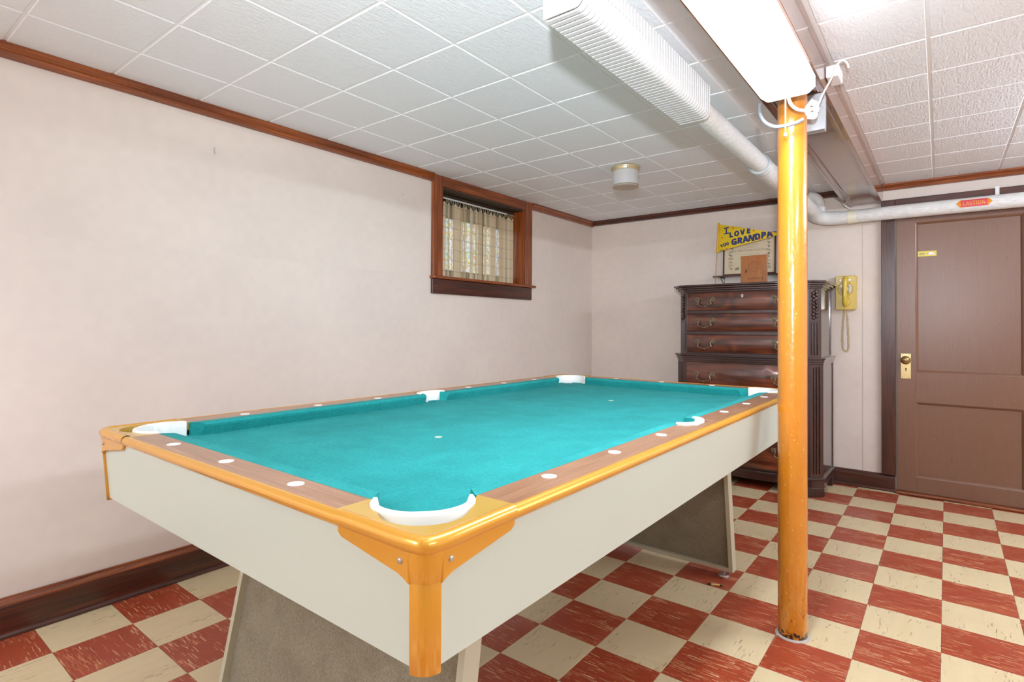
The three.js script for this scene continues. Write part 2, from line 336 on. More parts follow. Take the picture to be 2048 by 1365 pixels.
// crown mouldings and baseboards
{
  const crown = [[0.002, CH + 0.002], [0.036, CH + 0.002], [0.036, CH - 0.012], [0.026, CH - 0.018], [0.022, CH - 0.024], [0.024, CH - 0.030], [0.019, CH - 0.044], [0.002, CH - 0.048]];
  const t1 = struct('trim_1', 'orange-brown wooden crown moulding along the left wall', 'crown moulding');
  part('moulding', [sweep(crown, 'z', 2.037, RZ)], M.trim, t1);
  part('moulding', [sweep(crown, 'z', 0.0, 0.968)], M.trim, t1);
  const t2 = struct('trim_2', 'dark wooden crown moulding along the back wall', 'crown moulding');
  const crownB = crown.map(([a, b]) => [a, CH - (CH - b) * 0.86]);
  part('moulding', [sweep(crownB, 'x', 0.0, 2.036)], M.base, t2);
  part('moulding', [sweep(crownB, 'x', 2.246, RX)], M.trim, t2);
  const bb = (h) => [[0.002, 0.001], [0.034, 0.001], [0.033, 0.01], [0.027, 0.018], [0.022, 0.02], [0.022, h - 0.026], [0.019, h - 0.012], [0.012, h - 0.004], [0.002, h]];
  const bl = struct('baseboard_left', 'dark glossy wooden baseboard along the left wall', 'baseboard');
  part('board', [sweep([[0.002, 0.001], [0.022, 0.001], [0.022, 0.104], [0.02, 0.108], [0.002, 0.108]], 'z', 0, RZ)], M.base, bl);
  part('shoe_moulding', [sweep([[0.022, 0.001], [0.036, 0.001], [0.035, 0.008], [0.03, 0.015], [0.022, 0.018]], 'z', 0, RZ)], M.base, bl);
  part('cap_moulding', [sweep([[0.002, 0.108], [0.021, 0.108], [0.0205, 0.113], [0.017, 0.118], [0.012, 0.124], [0.009, 0.132], [0.002, 0.133]], 'z', 0, RZ)], M.trim, bl, 'orange-brown cap strip');
  part('board', [sweep(bb(0.112).map(([a, b]) => [a * 0.8, b]), 'x', 0, 2.308)], M.base, struct('baseboard_back', 'dark wooden baseboard between chest and door', 'baseboard'));
}
// ---------------------------------------------------------------- window
{
  const w = struct('window_1', 'small high basement window in dark wood casing', 'window');
  const z0 = 1.055, z1 = 1.95, y0 = 1.40, y1 = 1.985, D = -0.2;
  part('casing', bx(0.001, 0.022, 1.405, CH - 0.001, z1, 2.036, 0.003, 'y'), M.trim, w);
  part('casing', bx(0.001, 0.022, 1.405, CH - 0.001, 0.97, z0, 0.003, 'y'), M.trim, w);
  part('head_casing', bx(0.001, 0.024, y1, CH - 0.001, z0, z1, 0.003, 'z'), M.trim, w);
  part('stool', bx(-0.12, 0.045, 1.386, 1.405, 0.942, 2.045, 0.006, 'z'), M.trim, w);
  part('apron', bx(0.001, 0.02, 1.291, 1.386, 0.97, 2.036, 0.003, 'z'), M.base, w);
  part('jamb', bx(D, 0.001, y0, y1, z0, z0 + 0.012, 0, 'y'), M.jamb, w);
  part('jamb', bx(D, 0.001, y0, y1, z1 - 0.012, z1, 0, 'y'), M.jamb, w);
  part('head_jamb', bx(D, 0.001, y1 - 0.012, y1, z0 + 0.012, z1 - 0.012, 0, 'z'), M.sash, w);
  part('head_stop', bx(-0.10, -0.085, 1.955, 1.973, z0 + 0.012, z1 - 0.012, 0.004, 'z'), M.sash, w);
  const sx0 = -0.19, sx1 = -0.155;
  part('sash_rail', bx(sx0, sx1, 1.84, 1.974, z0 + 0.012, z1 - 0.012, 0.003, 'z'), M.sash, w);
  part('sash_rail', bx(sx0, sx1, 1.405, 1.475, z0 + 0.012, z1 - 0.012, 0.003, 'z'), M.sash, w);
  const zs = [1.10, 1.36, 1.625, 1.885];
  part('sash_stile', bx(sx0, sx1, 1.475, 1.84, z0 + 0.012, zs[0], 0.003, 'y'), M.sash, w);
  part('sash_stile', bx(sx0, sx1, 1.475, 1.84, zs[3], z1 - 0.012, 0.003, 'y'), M.sash, w);
  for (const z of [zs[1], zs[2]]) part('muntin', bx(sx0, sx1, 1.475, 1.84, z - 0.012, z + 0.012, 0.003, 'y'), M.sash, w);
  const mosaic = canvas(512, 256, (g, W, H) => { // coloured film on the panes
    g.fillStyle = '#f2f2f2'; g.fillRect(0, 0, W, H);
    const cols = ['#bfe3f2', '#f7d9e2', '#fbe9a0', '#cfeed8', '#ffffff', '#ffffff', '#f6e3c8', '#a8d4e8', '#e8c94a'];
    for (let i = 0; i < 700; i++) { g.fillStyle = cols[Math.floor(rnd() * cols.length)]; g.fillRect(rnd() * W, rnd() * H, rr(6, 20), rr(8, 26)); }
    g.strokeStyle = '#888'; g.lineWidth = 1; for (let i = 0; i < 130; i++) { g.globalAlpha = 0.5; const x = rnd() * W, y = rnd() * H; g.beginPath(); g.moveTo(x, y); g.lineTo(x + rr(-14, 14), y + rr(-14, 14)); g.stroke(); }
    g.globalAlpha = 1;
  }, true, 2.2, 4.4);
  const glass = phy({ color: 0xffffff, map: mosaic, transmission: 1, thickness: 0, roughness: 0.12 });
  for (let k = 0; k < 3; k++) part('pane', bx(-0.175, -0.171, 1.472, 1.843, zs[k] + (k ? 0.011 : -0.002), zs[k + 1] - (k < 2 ? 0.011 : -0.002), 0, 'z'), glass, w);
  // the ground just outside
  const g = struct('ground_outside', 'strip of earth outside the basement window', 'ground');
  part('earth', bx(-4, -0.23, 1.1, 1.18, -2, 6), std({ color: rgb(0.2, 0.24, 0.1), roughness: 1 }), g);
}
{ // curtain rod and bamboo blind hanging in the recess
  const X = -0.07;
  const rod = thing('curtain_rod', 'thin white cafe rod across the top of the window recess', 'curtain rod', [X, 1.943, 1.5]);
  part('rod', cyl(0.0055, 0.0055, 0.75, 0, 0, 0.06, 12, 'z'), M.enamel, rod);
  part('rod_tip', [cyl(0.0032, 0.0032, 0.12, 0, 0, -0.372, 10, 'z')], M.steel, rod);
  const bl = thing('bamboo_blind', 'tan matchstick bamboo blind tied by loops to the white rod', 'blind', [X, 1.405, 1.5]);
  const stick = [phy({ color: rgb(0.8, 0.66, 0.44), roughness: 0.8, transmission: 0.2, thickness: 0 }), phy({ color: rgb(0.72, 0.57, 0.36), roughness: 0.8, transmission: 0.2, thickness: 0 }), phy({ color: rgb(0.84, 0.72, 0.5), roughness: 0.8, transmission: 0.2, thickness: 0 })];
  const open = [[1.772, 1.853], [1.678, 1.705], [1.598, 1.648], [1.530, 1.546], [1.474, 1.487], [1.418, 1.462]];
  const zA = 1.087, zB = 1.885, pitch = 0.0068, n = Math.floor((zB - zA) / pitch);
  const edges = [0, 9, 20, 31, 42, 52, 60, 69, 79, 90, 101, n];
  const wave = (z) => 0.007 * Math.sin((z - 1.1) * 52) + 0.004 * Math.sin((z - 1.1) * 117);
  for (let e = 0; e < edges.length - 1; e++) {
    const geos = [];
    for (let i = edges[e]; i < edges[e + 1]; i++) {
      const z = zA + (i + 0.5) * pitch, thin = open.some(([a, b]) => z > a && z < b), h = 0.508 + 0.008 * Math.sin(i * 0.8) - (i % 3) * 0.001;
      const wd = thin ? 0.0022 : 0.0062;
      const q = new THREE.BoxGeometry(0.002, h, wd); q.translate(wave(z), h / 2, z - 1.5); geos.push(mUV(q, 'y'));
    }
    part('blind_panel', geos, stick[(e * 2) % 3], bl);
  }
  for (let k = 0; k < 7; k++) { const pts = []; for (let i = 0; i <= 60; i++) { const z = zA + (zB - zA) * i / 60; pts.push([wave(z) + 0.0022, 0.05 + k * 0.073, z - 1.5]); } part('weave_thread', tube(pts, 0.0009, 120, 5), std({ color: rgb(0.3, 0.22, 0.12), roughness: 0.9 }), bl); }
  for (let k = 0; k < 24; k++) { const z = zA + 0.012 + (zB - zA - 0.03) * k / 23 + rr(-0.008, 0.008), dz = rr(-0.012, 0.012); part('tie_loop', tube([[wave(z) + 0.003, 0.5, z - 1.5], [0.008, 0.53, z - 1.5 + dz], [0, 0.5455, z - 1.5 + dz], [-0.008, 0.53, z - 1.5 + dz], [wave(z) - 0.003, 0.5, z - 1.5 + dz * 0.4]], 0.0013, 16, 5), stick[2], bl); }
}
// ---------------------------------------------------------------- door
{
  const d = struct('door_1', 'brown painted two-panel door with brass knob', 'door');
  const x0 = 2.318, x1 = 3.045, zb = 0.001, zf = 0.024, y0 = 0.022, y1 = 1.836, zp = 0.009;
  part('door_stile', bx(x0, 2.42, y0, y1, zb, zf, 0.002, 'y'), M.door, d);
  part('door_stile', bx(2.943, x1, y0, y1, zb, zf, 0.002, 'y'), M.door, d);
  part('door_rail', bx(2.42, 2.943, 1.778, y1, zb, zf, 0.0008, 'y'), M.door, d);
  part('door_rail', bx(2.42, 2.943, 0.606, 0.80, zb, zf, 0.0008, 'y'), M.door, d);
  part('door_rail', bx(2.42, 2.943, y0, 0.12, zb, zf, 0.0008, 'y'), M.door, d);
  const panel = (a, b) => {
    part('door_panel', bx(2.42, 2.943, a, b, zb, zp, 0, 'y'), M.door, d);
    const w = 0.014;
    // bead section in (across, out); laid on each side of the panel
    const lay = (len, place) => { const sh = new THREE.Shape([[0, 0], [w, 0], [w * 0.8, 0.004], [w * 0.35, 0.010], [0, 0.0125]].map((k) => new THREE.Vector2(...k))); const g = new THREE.ExtrudeGeometry(sh, { depth: len, bevelEnabled: false }); place(g); const m = mUV(g, 'y'); m.computeVertexNormals(); part('panel_bead', m, M.door, d); };
    lay(b - a, (g) => { g.rotateX(-Math.PI / 2); g.rotateY(0); const p = g.attributes.position; for (let i = 0; i < p.count; i++) { const [X, Yy, Z] = [p.getX(i), p.getY(i), p.getZ(i)]; p.setXYZ(i, 2.42 + X, a + Yy, zp - Z); } });
    lay(b - a, (g) => { g.rotateX(-Math.PI / 2); const p = g.attributes.position; for (let i = 0; i < p.count; i++) { const [X, Yy, Z] = [p.getX(i), p.getY(i), p.getZ(i)]; p.setXYZ(i, 2.943 - X, a + Yy, zp - Z); } flip(g); });
    lay(0.523, (g) => { const p = g.attributes.position; for (let i = 0; i < p.count; i++) { const [X, Yy, Z] = [p.getX(i), p.getY(i), p.getZ(i)]; p.setXYZ(i, 2.42 + Z, a + X, zp + Yy); } });
    lay(0.523, (g) => { const p = g.attributes.position; for (let i = 0; i < p.count; i++) { const [X, Yy, Z] = [p.getX(i), p.getY(i), p.getZ(i)]; p.setXYZ(i, 2.42 + Z, b - X, zp + Yy); } flip(g); });
  };
  panel(0.12, 0.606); panel(0.80, 1.778);
  part('casing', bx(2.234, 2.312, 0.112, 1.942, 0.001, 0.036, 0.003, 'y'), M.base, d);
  part('casing', bx(3.051, 3.13, 0.0, 1.942, 0.001, 0.036, 0.003, 'y'), M.base, d);
  part('head_casing', bx(2.312, 3.051, 1.842, 1.942, 0.001, 0.036, 0.003), M.base, d);
  part('threshold', bx(2.312, 3.051, 0.001, 0.02, 0.001, 0.055, 0.007), M.trim, d);
  const bp = part('backplate', [bx(2.3405, 2.3945, 0.757, 0.921, 0.0241, 0.0285, 0.0015)], M.brassbright, d, 'worn brass lock plate');
  part('plate_border', [bx(2.338, 2.397, 0.754, 0.924, 0.0238, 0.0265, 0.001)], M.brass, bp);
  part('keyhole', [cyl(0.0045, 0.0045, 0.001, 2.368, 0.822, 0.0288, 12, 'z'), bx(2.3655, 2.3705, 0.806, 0.822, 0.0283, 0.0293)], M.dark, bp);
  for (const [u, v] of [[2.35, 0.766], [2.385, 0.766], [2.35, 0.912], [2.385, 0.912]]) part('screw', sphere(0.0025, u, v, 0.0286, 1, 1, 0.4), M.brass, bp);
  const k = lathe([[0, 0.056], [0.012, 0.055], [0.022, 0.049], [0.027, 0.04], [0.026, 0.031], [0.018, 0.023], [0.010, 0.018], [0.010, 0.004], [0.017, 0.003], [0.017, 0]]); k.rotateX(Math.PI / 2); k.translate(2.368, 0.879, 0.0285);
  part('knob', k, std({ color: rgb(0.4, 0.26, 0.1), metalness: 0.8, roughness: 0.3 }), d, 'round aged brass door knob');
}
function printMat(tex, rough = 0.5) { return std({ map: tex, roughness: rough }); }
function card(name, w, h, t, tex, side, parent, x, y, z, rough = 0.5) { // a flat printed sheet with its own edges
  const g = new THREE.Group(); g.name = name;
  part('sheet', new THREE.BoxGeometry(w, h, t), side, g);
  const f = new THREE.PlaneGeometry(w, h); f.translate(0, 0, t / 2 + 0.0003); part('print', f, printMat(tex, rough), g);
  g.position.set(x, y, z); parent.add(g); return g;
}
{ // small yellow sticker on the door
  const t = canvas(256, 96, (g, w, h) => { g.fillStyle = '#dcc12a'; g.fillRect(0, 0, w, h); g.fillStyle = '#e9d768'; g.fillRect(4, 4, w - 8, h - 8); g.strokeStyle = '#5d6f78'; g.lineWidth = 5; for (let k = 0; k < 2; k++) { g.beginPath(); for (let i = 0; i < 9; i++) g.lineTo(30 + i * 9, 42 + k * 20 + (i % 2 ? -6 : 6)); g.stroke(); } g.fillStyle = '#fff'; g.beginPath(); g.ellipse(176, 46, 36, 22, -0.2, 0, 7); g.fill(); g.fillStyle = '#8c7fa6'; g.fillRect(136, 40, 22, 14); g.fillStyle = '#f4f0ff'; g.beginPath(); g.ellipse(214, 58, 20, 12, 0, 0, 7); g.fill(); });
  t.wrapS = t.wrapT = THREE.ClampToEdgeWrapping;
  const s = thing('door_sticker', 'small yellow printed sticker on the upper door panel', 'sticker', [2.478, 1.571, 0.0105]);
  card('label_sheet', 0.104, 0.034, 0.001, t, M.tape, s, 0, 0, 0);
  s.rotation.z = -0.0;
}
// ---------------------------------------------------------------- beam, post, fixtures
{
  const b = thing('ceiling_beam', 'glossy dark brown boxed beam running under the ceiling', 'beam', [2.14, 1.925, RZ / 2]);
  const z0 = -RZ / 2 + 0.002, z1 = RZ / 2 - 0.002, H = CH - 1.925 - 0.001;
  part('box', bx(-0.085, 0.085, 0.012, H, z0, z1, 0, 'z'), M.beam, b);
  part('side_board', bx(0.085, 0.103, 0.0, H, z0, z1, 0.002, 'z'), M.beam, b);
  part('side_board', bx(-0.103, -0.085, 0.0, H, z0, z1, 0.002, 'z'), M.beam, b);
  for (const s of [-1, 1]) { const pr = [[0.085, 0.012], [0.085, 0.002], [0.078, 0.001], [0.074, 0.006], [0.066, 0.0055], [0.062, 0.012]].map(([x, y]) => [s * x, y]); if (s < 0) pr.reverse(); part('corner_moulding', sweep(pr, 'z', z0, z1), M.beam, b); }
}
{
  const p = thing('support_post', 'orange painted steel support post with chipped foot beside the pool table', 'post', [2.147, 0, 2.325]);
  const q = new THREE.CylinderGeometry(0.0475, 0.0475, 1.9255, 48, 24, true); q.translate(0, 0.96275, 0);
  part('shaft', q, M.pole, p);
  part('plaster_collar', lathe([[0.047, 0.005], [0.050, 0.004], [0.053, 0.002], [0.056, 0.0003]], 40), M.plaster, p);
}
const WHITE = rgb(0.86, 0.985, 1.14);
function fixture(name, label, x, z0, z1, turn, power = 1, side = 1) {
  const L = z1 - z0, o = thing(name, label, 'ceiling light', [x, 1.848, (z0 + z1) / 2], 'fluorescent wrap lights'); o.rotation.y = turn || 0;
  const top = turn !== undefined ? CH - 1.848 : 0.0765;
  part('housing', bx(-0.055, 0.055, 0.052, top - 0.0005, -L / 2 + 0.01, L / 2 - 0.01, 0.004, 'z'), M.enamel, o);
  const prof = [[-0.083, 0.052], [-0.083, 0.018], [-0.064, 0.002], [-0.058, 0], [0.058, 0], [0.064, 0.002], [0.083, 0.018], [0.083, 0.052]];
  const lens = phy({ color: rgb(0.9, 0.9, 0.9), roughness: 0.4, emissive: rgb(1, 0.985, 0.95), emissiveIntensity: 2.2 });
  part('lens', sweep(prof, 'z', -L / 2 + 0.004, L / 2 - 0.004), lens, o, 'glowing white acrylic wraparound lens');
  part('end_cap', sweep(prof, 'z', -L / 2, -L / 2 + 0.004), M.enamel, o); part('end_cap', sweep(prof, 'z', L / 2 - 0.004, L / 2), M.enamel, o);
  const l = new THREE.RectAreaLight(WHITE, TUBE * power, 0.11, L - 0.02); l.name = 'tube_light'; l.position.set(0, -0.004, 0); l.rotation.x = -Math.PI / 2; o.add(l);
  for (const k of [-1, 1]) { const e = new THREE.RectAreaLight(WHITE, TUBE * power * side * (turn === undefined && k < 0 ? 0.25 : 1), L - 0.02, 0.032); e.name = 'tube_side_light'; e.position.set(k * 0.087, 0.034, 0); e.rotation.y = k > 0 ? -Math.PI / 2 : Math.PI / 2; o.add(e); }
  return o;
}
const fx = fixture('fluorescent_fixture', 'glowing white wraparound fluorescent fixture under the beam by the post', 2.163, 2.478, 3.70, undefined, 1, 0.3);
delete fx.userData.group;
{ // pull chain of the fixture
  const c = thing('pull_chain', 'white beaded pull chain hanging from the fluorescent fixture', 'chain', [2.158, 1.846, 2.486]);
  const bead = []; for (let i = 0; i < 26; i++) { const s = new THREE.SphereGeometry(0.0021, 8, 6); s.translate(0, -0.003 - i * 0.0042, 0); bead.push(norm(s)); }
  part('beads', bead, M.cord, c);
  part('bell', [lathe([[0, -0.112], [0.0032, -0.114], [0.0055, -0.122], [0.0062, -0.126], [0, -0.127]], 16)], M.cord, c);
}
{ // junction box, cables, receptacle
  const j = thing('junction_box', 'galvanised electrical box under the beam beside the post', 'electrical box', [2.205, 1.925, 2.235]);
  part('box', bx(-0.045, 0.032, -0.13, -0.0005, -0.022, 0.022, 0.003), M.galv, j);
  part('cover', bx(-0.047, 0.034, -0.132, -0.0005, 0.0225, 0.025, 0.001), M.galv, j);
  for (const [u, v] of [[-0.02, -0.03], [-0.02, -0.09], [0.018, -0.06]]) { const t = new THREE.TorusGeometry(0.011, 0.0012, 6, 20); t.translate(u, v, 0.0255); part('knockout', norm(t), M.galv, j); }
  const cc = thing('extension_cord', 'loose white cord looping from the fixture knot over the beam side', 'cord', [2.22, 1.84, 2.38]);
  part('outlet_block', bx(0.024, 0.066, 0.125, 0.167, -0.195, -0.1, 0.006), M.enamel, cc, 'white plastic outlet end');
  part('cord_loop', tube([[0.0, -0.005, 0.0], [0.012, -0.02, 0.012], [0.03, 0.03, 0.0], [0.05, 0.1, -0.05], [0.062, 0.165, -0.10], [0.075, 0.185, -0.13], [0.085, 0.178, -0.145], [0.088, 0.165, -0.155]], 0.0032, 60), M.cord, cc);
  part('knot', [tube([[-0.02, -0.02, 0.01], [0.0, 0.0, 0.024], [0.014, -0.012, 0.01], [0, -0.03, 0.004], [-0.014, -0.008, 0.018], [0.008, 0.01, 0.008], [0.016, -0.026, 0.016], [-0.008, -0.034, 0.012], [-0.016, -0.004, 0.006], [0.004, 0.016, 0.014]], 0.0062, 90), tube([[-0.012, -0.04, 0.012], [0.01, -0.044, 0.012], [0.012, -0.02, 0.02], [-0.006, -0.016, 0.02]], 0.006, 40)], M.cord, cc, 'tangled knot of white cord');
  part('lead', tube([[-0.055, 0.012, 0.1], [-0.05, -0.008, 0.085], [-0.038, -0.02, 0.06], [-0.02, -0.018, 0.02]], 0.0055, 40), M.cord, cc);
  const f = thing('flexible_conduit', 'grey ribbed flexible conduit drooping around the orange post', 'conduit', [2.147, 1.84, 2.38]);
  const cv = new THREE.CatmullRomCurve3([V(-0.085, 0.03, 0.045), V(-0.085, 0.0, 0.045), V(-0.07, -0.035, 0.045), V(-0.035, -0.062, 0.05), V(0.01, -0.064, 0.045), V(0.035, -0.055, 0.03), V(0.047, -0.047, 0.022)]);
  part('core', norm(new THREE.TubeGeometry(cv, 60, 0.0052, 10)), M.conduit, f);
  const ribs = []; for (let i = 0; i <= 46; i++) { const t = i / 46, p = cv.getPointAt(t), d = cv.getTangentAt(t); const g = new THREE.TorusGeometry(0.0056, 0.0014, 6, 14); g.applyQuaternion(new THREE.Quaternion().setFromUnitVectors(V(0, 0, 1), d)); g.translate(p.x, p.y, p.z); ribs.push(norm(g)); }
  part('ribs', ribs, M.conduit, f);
}
// fin heater and pipes
{
  const h = thing('fin_heater', 'white finned pipe heater hung along the ceiling tiles', 'heater', [1.855, 1.835, 2.93]);
  const z0 = -0.445, z1 = 0.445, n = 44, p = (z1 - z0) / n, t = 0.0152;
  const W = 0.056, H = 0.115, r = 0.026;
  const outer = (o) => { const a = [[-W + o, H], [-W + o, o]]; for (let k = 0; k <= 8; k++) { const f = -Math.PI / 2 + k / 8 * Math.PI / 2; a.push([W - r + (r - o) * Math.cos(f), r + (r - o) * Math.sin(f)]); } a.push([W - o, H]); return a; };
  const s = new THREE.Shape([...outer(0), ...outer(0.012).reverse()].map(([x, y]) => new THREE.Vector2(x, y)));
  s.holes = [];
  const finMat = std({ color: rgb(0.6, 0.6, 0.595), roughness: 0.45 });
  const fin = mUV(new THREE.ExtrudeGeometry(s, { depth: t - 0.002, bevelEnabled: true, bevelSize: 0.001, bevelThickness: 0.001, bevelOffset: -0.001, bevelSegments: 1 }), 'x');
  for (let i = 1; i < n; i++) { const m = part('fin', fin, finMat, h); m.position.z = z0 + i * p - 0.002; }
  const plateS = new THREE.Shape(outer(0).map(([x, y]) => new THREE.Vector2(x, y)));
  const plate = mUV(new THREE.ExtrudeGeometry(plateS, { depth: 0.004, bevelEnabled: false }), 'x');
  for (const z of [z0 + 0.004, z1 + 0.002]) { const m = part('end_plate', plate, finMat, h); m.position.z = z; }
  part('inner_pipe', cyl(0.027, 0.027, z1 - z0 - 0.016, 0, 0.058, 0.004, 24, 'z'), M.enamel, h);
  for (const z of [z0 + 0.1, z1 - 0.03]) part('hanger', bx(-W + 0.002, -W + 0.0045, 0.05, CH - 1.835 - 0.0005, z - 0.016, z + 0.016), M.galv, h);
  for (let i = 1; i < n; i++) { /* rivet row on the visible side */ const q = sphere(0.0032, W + 0.0003, 0.066, z0 + i * p + 0.006, 0.5, 1, 1); part('rivet', q, M.galv, h); }
}
{
  const X = 1.858, Y = 1.889, r = 0.044;
  const p = thing('steam_pipe', 'white wrapped heating pipe running under the ceiling and across above the door', 'pipe', [X, Y, 0.1]);
  part('pipe_run', cyl(r - 0.003, r - 0.003, 0.88, 0, 0, 1.945, 28, 'z'), M.pipe, p);
  part('pipe_run', cyl(r + 0.004, r + 0.004, 1.35, 0, -0.006, 0.83, 28, 'z'), M.pipe, p, 'thicker wrapped length');
  for (const [z, rad] of [[1.515, r + 0.006], [1.47, r + 0.0055]]) { const g = new THREE.TorusGeometry(rad - 0.002, 0.0035, 8, 32); g.translate(0, -0.005, z); part('band', norm(g), M.galv, p); }
  const cv = new THREE.CatmullRomCurve3([V(0, -0.008, 0.18), V(0, -0.018, 0.11), V(0.02, -0.03, 0.045), V(0.065, -0.04, 0.01), V(0.14, -0.045, 0.0)]);
  part('elbow', norm(new THREE.TubeGeometry(cv, 32, r + 0.003, 24)), M.pipe, p);
  const run = cyl(r, r, 3.15, 0, 0, 0, 28, 'x'); run.rotateZ(-0.0006); run.translate(0.12 + 1.575, -0.0455, 0);
  part('pipe_run', run, M.pipe, p, 'pipe length across the back wall');
  part('branch', norm(new THREE.TubeGeometry(new THREE.CatmullRomCurve3([V(0.03, 0.0, 0.03), V(0.028, 0.06, 0.02), V(0.01, 0.1, 0.035), V(-0.04, 0.12, 0.06)]), 24, 0.032, 16)), M.pipe, p);
  const tp = cyl(r + 0.0016, r + 0.0016, 0.05, 0.219, -0.0455, 0, 28, 'x'); part('tape_band', tp, M.tape, p, 'cream tape band');
  part('hanger_strap', bx(0.955, 0.975, -0.01, 0.06, -0.055, -0.0485, 0.001), M.enamel, p);
  // CAUTION sticker curved on the pipe
  const tx = canvas(512, 192, (g, w, h) => {
    g.fillStyle = '#e8901f'; g.fillRect(0, 0, w, h); g.fillStyle = '#e2475c'; g.fillRect(70, 8, w - 140, h - 16);
    g.fillStyle = '#f0a02a'; g.font = 'bold 118px sans-serif'; g.textAlign = 'center'; g.textBaseline = 'middle'; g.save(); g.translate(w / 2, h / 2 + 4); g.scale(0.62, 1.25); g.lineWidth = 10; g.strokeStyle = '#c23a86'; g.strokeText('CAUTION', 0, 0); g.fillText('CAUTION', 0, 0); g.restore();
  });
  const c = thing('caution_sticker', 'orange arrow-ended CAUTION sticker on the white pipe', 'sticker', [2.712, Y - 0.046, 0.1]);
  const P = [], UV = [], N = 24, K = 12, hw = 0.085, a0 = 1.04, R2 = r + 0.0012;
  const lim = (v) => hw - 0.02 * Math.abs(v * 2 - 1);           // arrow ends
  const at = (i, k) => { const v = k / K, a = (v - 0.5) * a0 + 0.12, L = lim(v), x = -L + 2 * L * i / N; return [[x, R2 * Math.sin(a), R2 * Math.cos(a)], [(x + hw) / (2 * hw), v]]; };
  for (let i = 0; i < N; i++) for (let k = 0; k < K; k++) for (const [u, v] of [[0, 0], [1, 0], [1, 1], [0, 0], [1, 1], [0, 1]]) { const [q, t] = at(i + u, k + v); P.push(...q); UV.push(...t); }
  const q = new THREE.BufferGeometry(); q.setAttribute('position', new THREE.BufferAttribute(new Float32Array(P), 3)); q.setAttribute('uv', new THREE.BufferAttribute(new Float32Array(UV), 2)); q.computeVertexNormals();
  part('print', q, printMat(tx, 0.45), c);
  const w = thing('beam_wire', 'short white wire hanging beside the back end of the beam', 'wire', [2.02, 1.96, 0.12]);
  part('wire', tube([[0, 0, 0], [0.004, -0.02, 0.005], [0.02, -0.045, 0.01], [0.045, -0.062, 0.0]], 0.004, 24), M.cord, w);
}
{ // glass jar ceiling light, off
  const l = thing('ceiling_jar_light', 'unlit ceiling light with brass collar and clear ribbed glass jar', 'ceiling light', [1.05, CH, 1.43]);
  part('collar', lathe([[0, -0.001], [0.084, -0.001], [0.087, -0.006], [0.084, -0.012], [0.081, -0.013], [0.082, -0.02], [0.08, -0.026], [0.076, -0.028], [0, -0.028]], 48), std({ color: rgb(0.75, 0.66, 0.42), metalness: 0.75, roughness: 0.3 }), l, 'brass collar');
  const ribs = []; const seg = 72; for (let i = 0; i <= 1; i++) ribs.push(i);
  const q = new THREE.CylinderGeometry(0.077, 0.077, 0.096, seg, 1, true); q.translate(0, -0.075, 0);
  part('glass_jar', norm(q), phy({ color: rgb(0.86, 0.87, 0.88), roughness: 0.35, transmission: 0.45, thickness: 0, side: THREE.DoubleSide }), l, 'frosted ribbed glass cylinder');
  part('jar_bottom', lathe([[0, -0.123], [0.076, -0.123], [0.0785, -0.119], [0.077, -0.112], [0.07, -0.118], [0, -0.118]], 48), std({ color: rgb(0.42, 0.33, 0.24), roughness: 0.35 }), l, 'brownish glass bottom');
  part('finial', [cyl(0.0015, 0.0015, 0.03, 0, -0.138, 0, 8), sphere(0.0035, 0, -0.127, 0), sphere(0.004, 0, -0.154, 0)], M.steel, l);
  part('screw', sphere(0.004, 0.045, -0.02, 0.067), M.brass, l);
}
